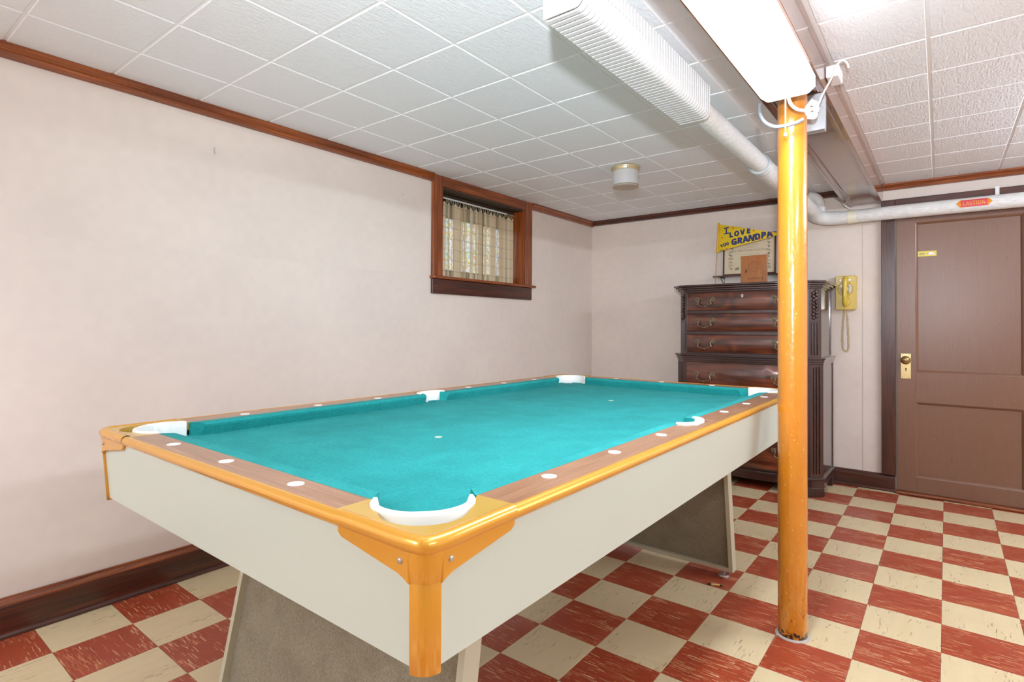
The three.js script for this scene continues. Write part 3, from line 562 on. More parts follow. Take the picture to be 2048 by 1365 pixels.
// ---------------------------------------------------------------- pool table
{
  const T = thing('pool_table', 'pool table with teal cloth, wood-grain rails and gold corner caps', 'pool table', [1.411, 0, 2.846]);
  const HW = 0.642, HL = 1.155, Y = 0.8, YB = 0.617, NW = 0.517, NL = 1.038, IW = 0.551, IL = 1.077, BED = 0.763;
  const taper = 0.012;
  // aprons: slightly raked boards
  const board = (len, half) => { // board along x, outer face towards +z, at distance half
    const a = half - 0.010, b = half - 0.010 - taper;
    return sweep([[b - 0.022, YB], [b, YB], [a, Y - 0.02], [a - 0.022, Y - 0.02]], 'x', -len, len);
  };
  for (const s of [0, 1]) { const q = board(HW - 0.035, HL); q.rotateY(s * Math.PI); part('apron_panel', q, M.lam, T); }
  for (const s of [0, 1]) { const q = board(HL - 0.035, HW); q.rotateY(Math.PI / 2 + s * Math.PI); part('apron_panel', q, M.lam, T); }
  part('underframe', [bx(-HW + 0.06, HW - 0.06, YB + 0.02, YB + 0.035, -HL + 0.06, HL - 0.06)], std({ color: rgb(0.3, 0.21, 0.13), roughness: 0.8 }), T);
  // bed with pocket openings
  const circ = (x, z, r) => { const a = []; for (let k = 0; k < 24; k++) a.push([x + r * Math.cos(k / 24 * 6.2832), z - r * Math.sin(k / 24 * 6.2832)]); return a; };
  const pk = [[-1, -1], [1, -1], [-1, 1], [1, 1]];
  const holes = [...pk.map(([a, b]) => circ(a * 0.541, b * 1.063, 0.03)), circ(-0.555, 0, 0.025), circ(0.555, 0, 0.025)];
  part('playing_bed', prism([[-0.6, -1.115], [0.6, -1.115], [0.6, 1.115], [-0.6, 1.115]], BED - 0.03, BED, 0, holes, 'x'), M.felt, T, 'teal cloth playing surface');
  function liner(pts, o, flipX, flipZ) {                          // inner edge of the rim, bed side open
    const path = new THREE.CatmullRomCurve3(pts.map(([x, z]) => V(x, 0, z))).getPoints(40).map((p) => [p.x, p.z]);
    const n = path.length, P = path.map(([x, z]) => [x * flipX, z * flipZ]);
    const side = flipX * flipZ, out = P.map((p, k) => { const a = P[Math.max(0, k - 1)], b = P[Math.min(n - 1, k + 1)], d = [b[0] - a[0], b[1] - a[1]], l = Math.hypot(...d); const w = o * Math.min(1, 0.55 + Math.min(k, n - 1 - k) / 8); return [p[0] + side * d[1] / l * w, p[1] - side * d[0] / l * w]; });
    const ring = [...P, ...out.reverse()];
    const area = ring.reduce((t, p, k) => { const q = ring[(k + 1) % ring.length]; return t + p[0] * q[1] - q[0] * p[1]; }, 0);
    part('pocket_liner', [BGU.toCreasedNormals(prism(area > 0 ? ring.slice().reverse() : ring, BED - 0.026, Y + 0.005, 0.0045), 0.9)], M.white, T, 'white plastic pocket liner');
  }
  const half = [[0.545, 0.966], [0.557, 0.983], [0.570, 1.003], [0.572, 1.03], [0.564, 1.056], [0.549, 1.074]];
  const cornerPath = [...half, ...half.slice(0, -1).reverse().map(([x, z]) => [z - 0.525, x + 0.525])];
  for (const [a, b] of pk) liner(cornerPath, 0.014, a, b);
  const sidePath = [[IW - 0.01, -0.066], [0.566, -0.05], [0.577, -0.025], [0.579, 0], [0.577, 0.025], [0.566, 0.05], [IW - 0.01, 0.066]];
  for (const a of [-1, 1]) liner(sidePath, 0.016, a, 1);
  // rails, sights, cushions
  const EXT = 0.004;
  const sight = cyl(0.0145, 0.0145, 0.0014, 0, 0, 0, 28);
  const cushionProf = [[0, 0.0], [0, -0.037], [0.026, -0.037], [0.037, -0.012], [0.038, -0.006], [0.034, -0.0015], [0.028, 0]]; // out from the wood towards the nose
  function railLong(side, z0, z1, sights) {
    const x0 = IW, x1 = HW - 0.012;
    const q = bx(x0, x1, Y - 0.03, Y, z0, z1, 0.001, 'z'); const m = part('rail', q, M.rail, T); m.scale.x = 1; if (side < 0) { q.translate(-(x0 + x1), 0, 0); }
    for (const z of sights) part('sight', sight, M.pearl, m).position.set(side * (0.579), Y + 0.0004, z);
    const pr = cushionProf.map(([u, v]) => [side * (IW - u), Y + v]); if (side > 0) pr.reverse();
    const e0 = z0 > 0 ? 0.012 : EXT, e1 = z0 > 0 ? EXT : 0.012, c = sweep(pr, 'z', z0 - e0, z1 + e1);
    // mitre the ends at the pocket mouths
    const p = c.attributes.position; for (let i = 0; i < p.count; i++) { const depth = IW - Math.abs(p.getX(i)); const z = p.getZ(i); if (z > z1) p.setZ(i, z - depth * (z0 > 0 ? 0.75 : 0.45)); if (z < z0) p.setZ(i, z + depth * (z0 > 0 ? 0.45 : 0.75)); } c.computeVertexNormals();
    part('cushion', c, M.felt, T);
  }
  const s = 0.2604, gapC = 0.108, gapS = 0.06;
  for (const sd of [-1, 1]) { railLong(sd, gapS, NL + 0.022 - gapC, [s, 2 * s, 3 * s]); railLong(sd, -(NL + 0.022 - gapC), -gapS, [-s, -2 * s, -3 * s]); }
  for (const sd of [-1, 1]) {
    const z0 = IL, z1 = HL - 0.012, xa = -(NW + 0.022 - gapC), xb = -xa;
    const q = bx(xa, xb, Y - 0.03, Y, z0, z1, 0.001, 'x'); if (sd < 0) q.translate(0, 0, -(z0 + z1));
    const m = part('rail', q, M.rail, T);
    for (const k of [-1, 0, 1]) part('sight', sight, M.pearl, m).position.set(k * s, Y + 0.0004, sd * 1.1065);
    const pr = cushionProf.map(([u, v]) => [sd * (IL - u), Y + v]); if (sd > 0) pr.reverse();
    const c = sweep(pr, 'x', xa - EXT, xb + EXT);
    const p = c.attributes.position; for (let i = 0; i < p.count; i++) { const depth = IL - Math.abs(p.getZ(i)); const x = p.getX(i); if (x > xb) p.setX(i, x - depth * 0.75); if (x < xa) p.setX(i, x + depth * 0.75); } c.computeVertexNormals();
    part('cushion', c, M.felt, T);
  }
  for (const sd of [-1, 1]) { // wood behind the side pockets
    part('rail_bridge', bx(sd > 0 ? 0.6 : -0.628, sd > 0 ? 0.628 : -0.6, Y - 0.03, Y - 0.0005, -gapS, gapS, 0, 'z'), M.rail, T);
  }
  // gold edge trims
  const tr = (len, half) => { const a = []; for (let k = 0; k <= 10; k++) { const f = -Math.PI / 2 + k / 10 * Math.PI; a.push([half - 0.012 + 0.012 * Math.cos(f), Y - 0.0105 + 0.0118 * Math.sin(f)]); } a.push([half - 0.013, Y + 0.0013], [half - 0.013, Y - 0.0225]); return sweep(a, 'x', -len, len); };
  const cap = 0.195;
  for (const k of [0, 1]) { const q = tr(HW - cap, HL); q.rotateY(k * Math.PI); part('edge_trim', q, M.gold, T); }
  for (const k of [0, 1]) { const q = tr(HL - cap, HW); q.rotateY(Math.PI / 2 + k * Math.PI); part('edge_trim', q, M.gold, T); }
  // corner caps and posts
  for (const [sx, sz] of pk) {
    const G = new THREE.Group(); G.name = 'corner_cap'; T.add(G); G.userData.label = 'gold corner casting';
    const mir = (pts) => { const q = pts.map(([x, z]) => [sx * x, sz * z]); return sx * sz > 0 ? q : q.reverse(); };
    const r = 0.03, arc = []; for (let k = 0; k <= 8; k++) { const a = k / 8 * Math.PI / 2; arc.push([HW - r + r * Math.cos(a), HL - r + r * Math.sin(a)]); }
    // top plate between the rails, cut round the liner
    const px = NW + 0.022, pz = NL + 0.022, R = 0.069, cut = [];
    for (let k = 0; k <= 16; k++) { const a = Math.PI / 4 + 1.45 - 2.9 * k / 16; cut.push([px + R * Math.cos(a), pz + R * Math.sin(a)]); }
    const xi = NW + 0.022 - gapC, zi = NL + 0.022 - gapC;
    const plate = [[HW - 0.012, zi], [HW - 0.012, HL - 0.03], [HW - 0.02, HL - 0.018], [HW - 0.03, HL - 0.012], [xi, HL - 0.012], [xi, IL], ...cut, [IW, zi]];
    part('cap_plate', prism(mir(plate).reverse(), Y - 0.022, Y + 0.0004, 0), M.goldplate, G, 'mottled gold top plate');
    // rounded rim that follows the corner
    const path = [V(sx * (HW - cap), Y - 0.0095, sz * (HL - 0.012)), V(sx * (HW - 0.12), Y - 0.0095, sz * (HL - 0.012)), V(sx * (HW - 0.036), Y - 0.0095, sz * (HL - 0.0122)), V(sx * (HW - 0.0175), Y - 0.0095, sz * (HL - 0.0175)), V(sx * (HW - 0.0122), Y - 0.0095, sz * (HL - 0.036)), V(sx * (HW - 0.012), Y - 0.0095, sz * (HL - 0.12)), V(sx * (HW - 0.012), Y - 0.0095, sz * (HL - cap))];
    part('cap_rim', tube(path, 0.0128, 60, 14), M.gold, G);
    // side wings dropping over the apron
    const wing = (along) => { // outline (distance from corner, height)
      const o = [[0.036, Y - 0.012], [cap, Y - 0.012], [cap - 0.002, Y - 0.028], [cap - 0.01, Y - 0.034], [0.058, Y - 0.053], [0.044, Y - 0.058], [0.036, Y - 0.062]];
      const sh = new THREE.Shape(o.map(([u, v]) => new THREE.Vector2(u, v)));
      const q = new THREE.ExtrudeGeometry(sh, { depth: 0.006, bevelEnabled: true, bevelSize: 0.0015, bevelThickness: 0.0015, bevelOffset: -0.0015, bevelSegments: 1 });
      q.translate(0, 0, -0.004);
      if (along === 'x') { if (sz < 0) q.rotateY(Math.PI); const p = q.attributes.position; const sgn = sz < 0 ? -1 : 1; for (let i = 0; i < p.count; i++) p.setXYZ(i, sx * (HW - sgn * p.getX(i)), p.getY(i), p.getZ(i) + sz * (HL - 0.0075)); if (sx > 0) flip(q); }
      else { q.rotateY(sx > 0 ? Math.PI / 2 : -Math.PI / 2); const p = q.attributes.position; const sgn = sx > 0 ? -1 : 1; for (let i = 0; i < p.count; i++) p.setXYZ(i, p.getX(i) + sx * (HW - 0.0075), p.getY(i), sz * (HL - sgn * p.getZ(i))); if (sz > 0) flip(q); }
      const n = norm(q); n.computeVertexNormals(); return n;
    };
    part('cap_wing', wing('x'), M.gold, G); part('cap_wing', wing('z'), M.gold, G);
    part('screw', sphere(0.0045, sx * (HW - 0.052), Y - 0.034, sz * (HL - 0.0035), 1, 1, 0.6), M.steel, G);
    part('screw', sphere(0.0045, sx * (HW - 0.0035), Y - 0.034, sz * (HL - 0.052), 0.6, 1, 1), M.steel, G);
    // post with rounded outer corner, leaning with the aprons
    const post = [[HW - 0.034, HL - 0.034], ...[[HW - 0.004, HL - 0.034]], ...arc.map(([x, z]) => [x - 0.004, z - 0.004]).slice(0), [HW - 0.034, HL - 0.004]];
    const capc = [[HW - 0.04, HL - 0.04], [HW - 0.0032, HL - 0.04], ...arc.map(([x, z]) => [x - 0.0032, z - 0.0032]), [HW - 0.04, HL - 0.0032]];
    const lean = (q) => { const p = q.attributes.position; for (let i = 0; i < p.count; i++) { const t = (Y - 0.012 - p.getY(i)) / (Y - YB) * taper; p.setX(i, p.getX(i) - sx * t); p.setZ(i, p.getZ(i) - sz * t); } return BGU.toCreasedNormals(q, 0.6); };
    part('cap_corner', lean(prism(mir(capc).reverse(), Y - 0.06, Y - 0.006, 0.0005, [], 'y')), M.gold, G);
    const q = prism(mir(post).reverse(), YB - 0.006, Y - 0.05, 0.0015, [], 'y');
    const p = q.attributes.position; for (let i = 0; i < p.count; i++) { const t = (Y - 0.012 - p.getY(i)) / (Y - YB) * taper; p.setX(i, p.getX(i) - sx * t); p.setZ(i, p.getZ(i) - sz * t); }
    part('corner_post', BGU.toCreasedNormals(q, 0.6), M.gold, T);
  }
  for (const z of [0.52, -0.52]) part('table_spot', cyl(0.011, 0.011, 0.0008, 0.02, BED + 0.0006, z, 24), M.spot, T);
  // legs: raked panels in a raised frame
  for (const [sg, zb, zt] of [[1, 0.90, 0.79], [-1, 0.848, 0.80]]) {
    const G = new THREE.Group(); G.name = 'leg'; T.add(G);
    const y0 = 0.03, y1 = YB + 0.02, b = 0.443, t = 0.425;
    const warp = (q) => { const p = q.attributes.position; for (let i = 0; i < p.count; i++) { const f = (p.getY(i) - y0) / (y1 - y0); p.setX(i, p.getX(i) * lerp(1, t / b, f)); p.setZ(i, p.getZ(i) + sg * lerp(zb, zt, f)); } q.computeVertexNormals(); return q; };
    part('leg_panel', warp(bx(-b + 0.016, b - 0.016, y0 + 0.01, y1, -0.01, 0.006)), M.leg, G);
    for (const k of [-1, 1]) part('leg_stile', warp(bx(k > 0 ? b - 0.017 : -b, k > 0 ? b : -b + 0.017, y0, y1, -0.024, 0.024, 0, 'y')), M.legframe, G);
    part('leg_rail', warp(bx(-b + 0.017, b - 0.017, y0, y0 + 0.017, -0.024, 0.024)), M.legframe, G);
    part('leg_rail', warp(bx(-b + 0.017, b - 0.017, y1 - 0.05, y1, -0.024, 0.024)), M.legframe, G);
    for (const k of [-1, 1]) part('levelling_foot', [cyl(0.021, 0.023, 0.008, k * (b - 0.045), 0.0045, sg * zb, 28), cyl(0.006, 0.006, 0.024, k * (b - 0.045), 0.02, sg * zb, 12)], M.steel, G);
  }
}
{
  const s = thing('floor_stub', 'small yellow-banded dark stub lying by the far table foot', 'debris', [1.81, 0.0045, 2.12]); s.rotation.y = 0.38;
  part('band', cyl(0.0042, 0.0042, 0.034, 0.002, 0, 0, 12, 'x'), std({ color: rgb(0.72, 0.52, 0.18), roughness: 0.7 }), s);
  part('stub', [cyl(0.0036, 0.0036, 0.014, -0.022, 0, 0, 12, 'x'), cyl(0.0036, 0.003, 0.01, 0.024, 0, 0, 12, 'x')], M.dark, s);
}
// ---------------------------------------------------------------- chest on chest
{
  const C = thing('chest_of_drawers', 'tall glossy mahogany chest of drawers with brass bail handles', 'chest of drawers', [1.469, 0, 0]);
  const bow = (hw, zf, sag, n = 20) => { const a = []; for (let k = 0; k <= n; k++) { const u = -1 + 2 * k / n; a.push([u * hw, zf + sag * (1 - u * u)]); } return a; };
  const SAG = 0.022;
  const plan = (hw, zb, zf, ch, sag = SAG) => [[hw, zb], [-hw, zb], [-hw, zf - ch], ...bow(hw - ch, zf, sag), [hw, zf - ch]];
  const slab = (hw, zf, ch, y0, y1, bevel = 0, zb = 0.03) => prism(plan(hw, zb, zf, ch), y0, y1, bevel, [], 'x');
  part('lower_case', slab(0.482, 0.488, 0.062, 0.075, 0.85), M.case, C);
  part('upper_case', slab(0.468, 0.472, 0.062, 0.885, 1.352), M.case, C);
  part('waist_moulding', [slab(0.498, 0.505, 0.062, 0.879, 0.893, 0.004), slab(0.49, 0.497, 0.062, 0.864, 0.88, 0.003), slab(0.485, 0.491, 0.062, 0.848, 0.866, 0.003)], M.case, C);
  part('cornice', [slab(0.504, 0.524, 0.066, 1.378, 1.392, 0.004, 0.006), slab(0.494, 0.510, 0.066, 1.364, 1.379, 0.004, 0.01), slab(0.482, 0.494, 0.064, 1.350, 1.366, 0.004, 0.015), slab(0.474, 0.480, 0.062, 1.340, 1.352, 0.003, 0.02)], M.case, C);
  part('base_moulding', [slab(0.494, 0.500, 0.062, 0.105, 0.122, 0.005), slab(0.489, 0.494, 0.062, 0.06, 0.107, 0.003)], M.case, C);
  for (const s of [-1, 1]) {
    const f = [[0.49, 0.44], [0.43, 0.5], [0.34, 0.508], [0.36, 0.47], [0.45, 0.40], [0.455, 0.34], [0.49, 0.34]].map(([x, z]) => [s * x, z]); if (s < 0) f.reverse();
    part('bracket_foot', prism(f.reverse(), 0.001, 0.062, 0.004), M.case, C);
    part('bracket_foot', bx(s > 0 ? 0.44 : -0.49, s > 0 ? 0.49 : -0.44, 0.001, 0.062, 0.032, 0.12, 0.004), M.case, C);
  }
  // canted corners: carved drop above, reeds below
  for (const s of [-1, 1]) for (const [y0, y1, hw, zf, carved] of [[0.9, 1.335, 0.468, 0.472, true], [0.135, 0.842, 0.482, 0.488, false]]) {
    const G = new THREE.Group(); G.name = 'corner_pilaster'; C.add(G);
    G.position.set(s * (hw - 0.031), 0, zf - 0.031); G.rotation.y = s * Math.PI / 4;
    const reedTop = carved ? 1.13 : y1;
    part('reeds', [-0.02, 0, 0.02].map((x) => cyl(0.0065, 0.0065, reedTop - y0 - 0.02, x, (y0 + reedTop) / 2, 0.001, 10)), M.case, G);
    if (carved) { const o = []; for (let k = 0; k < 16; k++) { const y = 1.15 + k * 0.0115; o.push(sphere(0.011, (k % 2 ? 0.01 : -0.01) + rr(-0.004, 0.004), y, 0.003, 1, rr(0.7, 1.2), 0.7), sphere(0.008, rr(-0.02, 0.02), y + 0.004, 0.003)); } part('carved_drop', o, M.case, G, 'carved leaf drop'); }
  }
  // side panel framing
  for (const s of [-1, 1]) for (const [y0, y1, hw] of [[0.9, 1.338, 0.468], [0.125, 0.845, 0.482]]) part('side_stile', bx(s > 0 ? hw : -hw - 0.004, s > 0 ? hw + 0.004 : -hw, y0, y1, 0.03, 0.075, 0, 'y'), M.case, C);
  const handle = (parent, x, y, z, tilt) => {
    const G = new THREE.Group(); G.name = 'bail_handle'; G.position.set(x, y, z); G.rotation.y = tilt; parent.add(G);
    const g = [];
    for (const k of [-1, 1]) { g.push(cyl(0.016, 0.0175, 0.004, k * 0.0565, 0, 0.002, 16, 'z')); for (let i = 0; i < 6; i++) { const a = i / 6 * 6.283; g.push(sphere(0.0052, k * 0.0565 + 0.011 * Math.cos(a), 0.011 * Math.sin(a), 0.0045, 1, 1, 0.7)); } g.push(sphere(0.0055, k * 0.0565, 0, 0.008)); }
    g.push(tube([[-0.0565, 0, 0.011], [-0.043, -0.008, 0.016], [-0.046, -0.022, 0.017], [-0.05, -0.034, 0.017], [-0.04, -0.04, 0.018], [-0.018, -0.05, 0.019], [0, -0.053, 0.02], [0.018, -0.05, 0.019], [0.04, -0.04, 0.018], [0.05, -0.034, 0.017], [0.046, -0.022, 0.017], [0.043, -0.008, 0.016], [0.0565, 0, 0.011]], 0.0036, 60, 8), sphere(0.006, 0, -0.053, 0.02, 1.5, 1, 1), sphere(0.0055, -0.048, -0.036, 0.018), sphere(0.0055, 0.048, -0.036, 0.018));
    const m = merge(g); const mesh = new THREE.Mesh(m, M.brass); mesh.name = 'bail_handle'; mesh.position.copy(G.position); mesh.rotation.y = tilt; mesh.castShadow = mesh.receiveShadow = true; parent.remove(G); parent.add(mesh); mesh.userData.label = 'antique brass bail handle';
  };
  const HWD = 0.398;
  const drawer = (y0, y1, zf, key) => {
    const pl = [[HWD, zf - 0.02], [-HWD, zf - 0.02], ...bow(HWD, zf + 0.004, SAG)];
    const q = BGU.toCreasedNormals(prism(pl, y0, y1, 0.003, [], 'x'), 0.5);
    const d = part('drawer', q, M.mahog, C);
    // cock bead round the front
    const bead = []; for (const y of [y0 + 0.003, y1 - 0.003]) bead.push(tube(bow(HWD - 0.003, zf + 0.0045, SAG).map(([x, z]) => [x, y, z]), 0.0028, 30, 6)); for (const k of [-1, 1]) bead.push(cyl(0.0028, 0.0028, y1 - y0 - 0.006, k * (HWD - 0.003), (y0 + y1) / 2, zf + 0.0045, 6));
    part('cock_bead', bead, M.case, d);
    const hy = y0 + (y1 - y0) * 0.62;
    for (const k of [-1, 1]) { const x = k * 0.258, u = x / HWD; handle(d, x, hy, zf + 0.004 + SAG * (1 - u * u) - 0.0012, Math.atan(2 * SAG * u / HWD)); }
    if (key) { const e = cyl(0.0095, 0.0095, 0.002, 0, 0, 0, 20, 'z'); e.scale(0.8, 1.3, 1); e.translate(0, y1 - 0.032, zf + 0.004 + SAG); part('keyhole_plate', e, std({ color: rgb(0.6, 0.56, 0.48), metalness: 0.6, roughness: 0.4 }), d); part('keyhole', [bx(-0.0016, 0.0016, y1 - 0.038, y1 - 0.026, zf + SAG + 0.0045, zf + SAG + 0.0055)], M.dark, d); }
  };
  drawer(1.205, 1.338, 0.472, true); drawer(1.057, 1.187, 0.472); drawer(0.904, 1.036, 0.472);
  drawer(0.612, 0.84, 0.488); drawer(0.378, 0.594, 0.488); drawer(0.13, 0.36, 0.488);
}
// shelf, certificate, pennant, plaque
{
  const sh = thing('wall_shelf', 'narrow dark shelf on a wire bracket above the chest', 'shelf', [1.42, 1.478, 0]);
  part('board', bx(-0.285, 0.285, 0, 0.011, 0.003, 0.095, 0.002), M.base, sh);
  for (const x of [-0.225, 0.225]) part('bracket', [tube([[x, -0.003, 0.09], [x, -0.003, 0.004], [x, -0.05, 0.004], [x, -0.03, 0.05], [x, -0.003, 0.09]], 0.0028, 40, 6), bx(x - 0.008, x + 0.008, -0.004, -0.0005, 0.004, 0.09)], M.dark, sh);
  const t = canvas(1024, 840, (g, w, h) => {
    g.fillStyle = '#dccbab'; g.fillRect(0, 0, w, h);
    for (let i = 0; i < 300; i++) { g.globalAlpha = 0.05; g.fillStyle = i % 2 ? '#c9b48e' : '#ead9bb'; g.beginPath(); g.ellipse(rnd() * w, rnd() * h, rr(20, 90), rr(10, 60), 0, 0, 7); g.fill(); } g.globalAlpha = 1;
    const scroll = (x, y, s) => { g.strokeStyle = '#6f6552'; g.lineWidth = rr(3, 6); g.beginPath(); g.moveTo(x, y); for (let k = 0; k < 5; k++) g.quadraticCurveTo(x + rr(-s, s), y + rr(-s, s), x + rr(-s, s), y + rr(-s, s)); g.stroke(); };
    for (let i = 0; i < 9; i++) for (const x of [120, w - 130]) { scroll(x, 110 + i * 76, 40); scroll(x + 30, 120 + i * 76, 28); }
    for (let i = 0; i < 4; i++) { scroll(250 + i * 8, 730, 40); scroll(w - 270, 730, 40); scroll(300, 90, 36); scroll(w - 310, 90, 36); }
    g.fillStyle = '#7b7060'; g.textAlign = 'center'; g.font = '64px serif'; g.fillText('The Old Grand-Dad Club', w / 2, 350);
    g.strokeStyle = '#9c8f78'; g.lineWidth = 5; for (const [y, l] of [[215, 380], [250, 180], [275, 340], [420, 420], [460, 380], [500, 440], [560, 300]]) { g.setLineDash([rr(8, 30), 7, rr(12, 40), 8]); g.beginPath(); g.moveTo(w / 2 - l / 2, y); g.lineTo(w / 2 + l / 2, y); g.stroke(); } g.setLineDash([]);
    g.fillStyle = '#8a7d66'; g.beginPath(); g.ellipse(w / 2, 140, 26, 34, 0, 0, 7); g.fill();
  });
  const f = thing('framed_certificate', 'framed cream certificate with scroll border standing on the wall shelf', 'certificate', [1.392, 1.489, 0.05]); f.rotation.x = -0.05;
  const W = 0.193, H = 0.315;
  part('frame_bar', bx(-W, W, 0, 0.012, -0.006, 0.006, 0.002), M.base, f); part('frame_bar', bx(-W, W, H - 0.012, H, -0.006, 0.006, 0.002), M.base, f);
  part('frame_bar', bx(-W, -W + 0.012, 0.012, H - 0.012, -0.006, 0.006, 0.002, 'y'), M.base, f); part('frame_bar', bx(W - 0.012, W, 0.012, H - 0.012, -0.006, 0.006, 0.002, 'y'), M.base, f);
  part('backing', bx(-W + 0.005, W - 0.005, 0.005, H - 0.005, -0.005, -0.001), M.dark, f);
  const pg = new THREE.PlaneGeometry(2 * W - 0.024, H - 0.024); pg.translate(0, H / 2, 0.0005); part('certificate_sheet', pg, printMat(t, 0.7), f);

  // pennant
  const pt = canvas(1024, 512, (g, w, h) => {
    g.fillStyle = '#e3c21a'; g.fillRect(0, 0, w, h);
    for (let i = 0; i < 200; i++) { g.globalAlpha = 0.06; g.fillStyle = i % 2 ? '#c9a512' : '#efd648'; g.fillRect(rnd() * w, rnd() * h, rr(20, 120), rr(6, 40)); } g.globalAlpha = 1;
    const word = (s, x, y, size, rot, gap, step) => { g.fillStyle = '#26306e'; g.strokeStyle = '#26306e'; g.lineWidth = size * 0.09; g.font = `bold ${size}px sans-serif`; g.textAlign = 'center'; g.textBaseline = 'middle'; [...s].forEach((ch, i) => { g.save(); g.translate(x + i * gap, y + i * step); g.rotate(rot + (i % 2 ? 0.08 : -0.08)); g.fillText(ch, 0, 0); g.strokeText(ch, 0, 0); g.restore(); }); };
    // serif I
    g.save(); g.translate(135, 130); g.rotate(-0.12); g.fillStyle = '#26306e'; g.fillRect(-12, -55, 24, 110); g.fillRect(-45, -60, 90, 20); g.fillRect(-45, 42, 90, 20); g.restore();
    word('LOVE', 222, 215, 118, -0.06, 96, -16);
    word('YOU', 70, 400, 74, -0.35, 50, -16);
    word('GRANDPA', 285, 345, 138, -0.1, 93, -17);
    const heart = (x, y, s) => { g.fillStyle = '#d9581f'; g.beginPath(); g.moveTo(x, y + s); g.bezierCurveTo(x - 2 * s, y - s * 0.4, x - s * 0.8, y - s * 1.5, x, y - s * 0.4); g.bezierCurveTo(x + s * 0.8, y - s * 1.5, x + 2 * s, y - s * 0.4, x, y + s); g.fill(); };
    for (const [x, y] of [[250, 95], [70, 250], [160, 462], [590, 170], [690, 320], [870, 222]]) heart(x, y, 17);
    g.strokeStyle = '#2a2a30'; g.lineWidth = 5; g.beginPath(); for (let i = 0; i < 10; i++) g.lineTo(45 + i * 8, 478 + (i % 2 ? -7 : 7)); g.stroke();
  });
  pt.wrapS = pt.wrapT = THREE.ClampToEdgeWrapping;
  const pn = thing('pennant', 'yellow hand-lettered triangular pennant on a thin stick above the chest', 'pennant', [1.178, 1.392, 0.17]);
  part('stick', tube([[0, 0.001, 0], [0.008, 0.25, -0.02], [0.016, 0.502, -0.04]], 0.0028, 20, 8), std({ color: rgb(0.5, 0.27, 0.08), roughness: 0.6 }), pn);
  const P = [], UV = [], N = 30, K = 8, L = 0.455;
  const at = (i, k) => { const s = i / N, v = k / K; const top = 0.49 - 0.118 * s, bot = 0.275 + 0.092 * s; const y = lerp(bot, top, v); return [[0.006 + 0.014 * (y - 0.27) / 0.2 + L * s, y, -0.035 + 0.01 * Math.sin(s * 5.5) + 0.045 * s], [s, lerp(0.5 - 0.5 * (1 - s), 0.5 + 0.5 * (1 - s), v)]]; };
  const T2 = 0.0012;
  const faceP = (dz, rev) => { const A = [], B = []; for (let i = 0; i < N; i++) for (let k = 0; k < K; k++) { const o = [[0, 0], [1, 0], [1, 1], [0, 0], [1, 1], [0, 1]]; if (rev) o.reverse(); for (const [u, v] of o) { const [q, t2] = at(i + u, k + v); A.push(q[0], q[1], q[2] + dz); B.push(...t2); } } const q = new THREE.BufferGeometry(); q.setAttribute('position', new THREE.BufferAttribute(new Float32Array(A), 3)); q.setAttribute('uv', new THREE.BufferAttribute(new Float32Array(B), 2)); q.computeVertexNormals(); return q; };
  part('flag', [faceP(0, false), faceP(-T2, true)], printMat(pt, 0.6), pn, 'yellow felt flag lettered in blue');
  part('sleeve', tube([[0.008, 0.268, -0.02], [0.016, 0.5, -0.039]], 0.0085, 10, 10), std({ color: rgb(0.72, 0.4, 0.03), roughness: 0.6 }), pn);

  // plaque
  const a = noiseGrid(5, 40);
  const wt = canvas(512, 560, (g, w, h) => {
    g.fillStyle = '#a9652c'; g.fillRect(0, 0, w, h);
    for (let i = 0; i < 900; i++) { g.globalAlpha = rr(0.1, 0.3); g.fillStyle = ['#8a4a1c', '#d49a58', '#bd7833', '#7a3d18'][i % 4]; g.fillRect(rnd() * w, rnd() * h - 60, rr(1, 7), rr(60, 320)); }
    for (const [x, y, s] of [[110, 310, 26], [430, 470, 16]]) for (let k = 0; k < 14; k++) { g.globalAlpha = 0.14; g.fillStyle = '#4a2110'; g.beginPath(); g.ellipse(x, y, s - k, (s - k) * 1.7, 0.2, 0, 7); g.fill(); }
    g.globalAlpha = 0.85; g.strokeStyle = '#6a3514'; g.lineWidth = 7; g.beginPath(); g.arc(262, 225, 105, 0, 7); g.stroke(); g.lineWidth = 3; g.beginPath(); g.arc(262, 225, 78, 0, 7); g.stroke();
    for (let k = 0; k < 6; k++) { g.beginPath(); g.moveTo(195, 180 + k * 18); g.lineTo(330, 178 + k * 18); g.stroke(); }
    g.globalAlpha = 0.8; g.fillStyle = '#4b2412'; g.font = 'bold 46px serif'; g.textAlign = 'center'; g.fillText('Ray Wilson', 262, 480); g.globalAlpha = 1;
  });
  wt.wrapS = wt.wrapT = THREE.ClampToEdgeWrapping;
  const pq = thing('wooden_plaque', 'square knotty pine plaque with engraved circle standing on the chest', 'plaque', [1.528, 1.3925, 0.44]); pq.rotation.y = -0.06;
  part('block', bx(-0.087, 0.087, 0.0, 0.194, -0.02, 0.0, 0.003, 'y'), phy({ map: woodTex([120, 66, 26], [184, 118, 60], 2, 6), roughness: 0.35, clearcoat: 0.5 }), pq);
  const fp = new THREE.PlaneGeometry(0.17, 0.19); fp.translate(0, 0.097, 0.0004); part('engraved_face', fp, phy({ map: wt, roughness: 0.35, clearcoat: 0.5 }), pq);
}
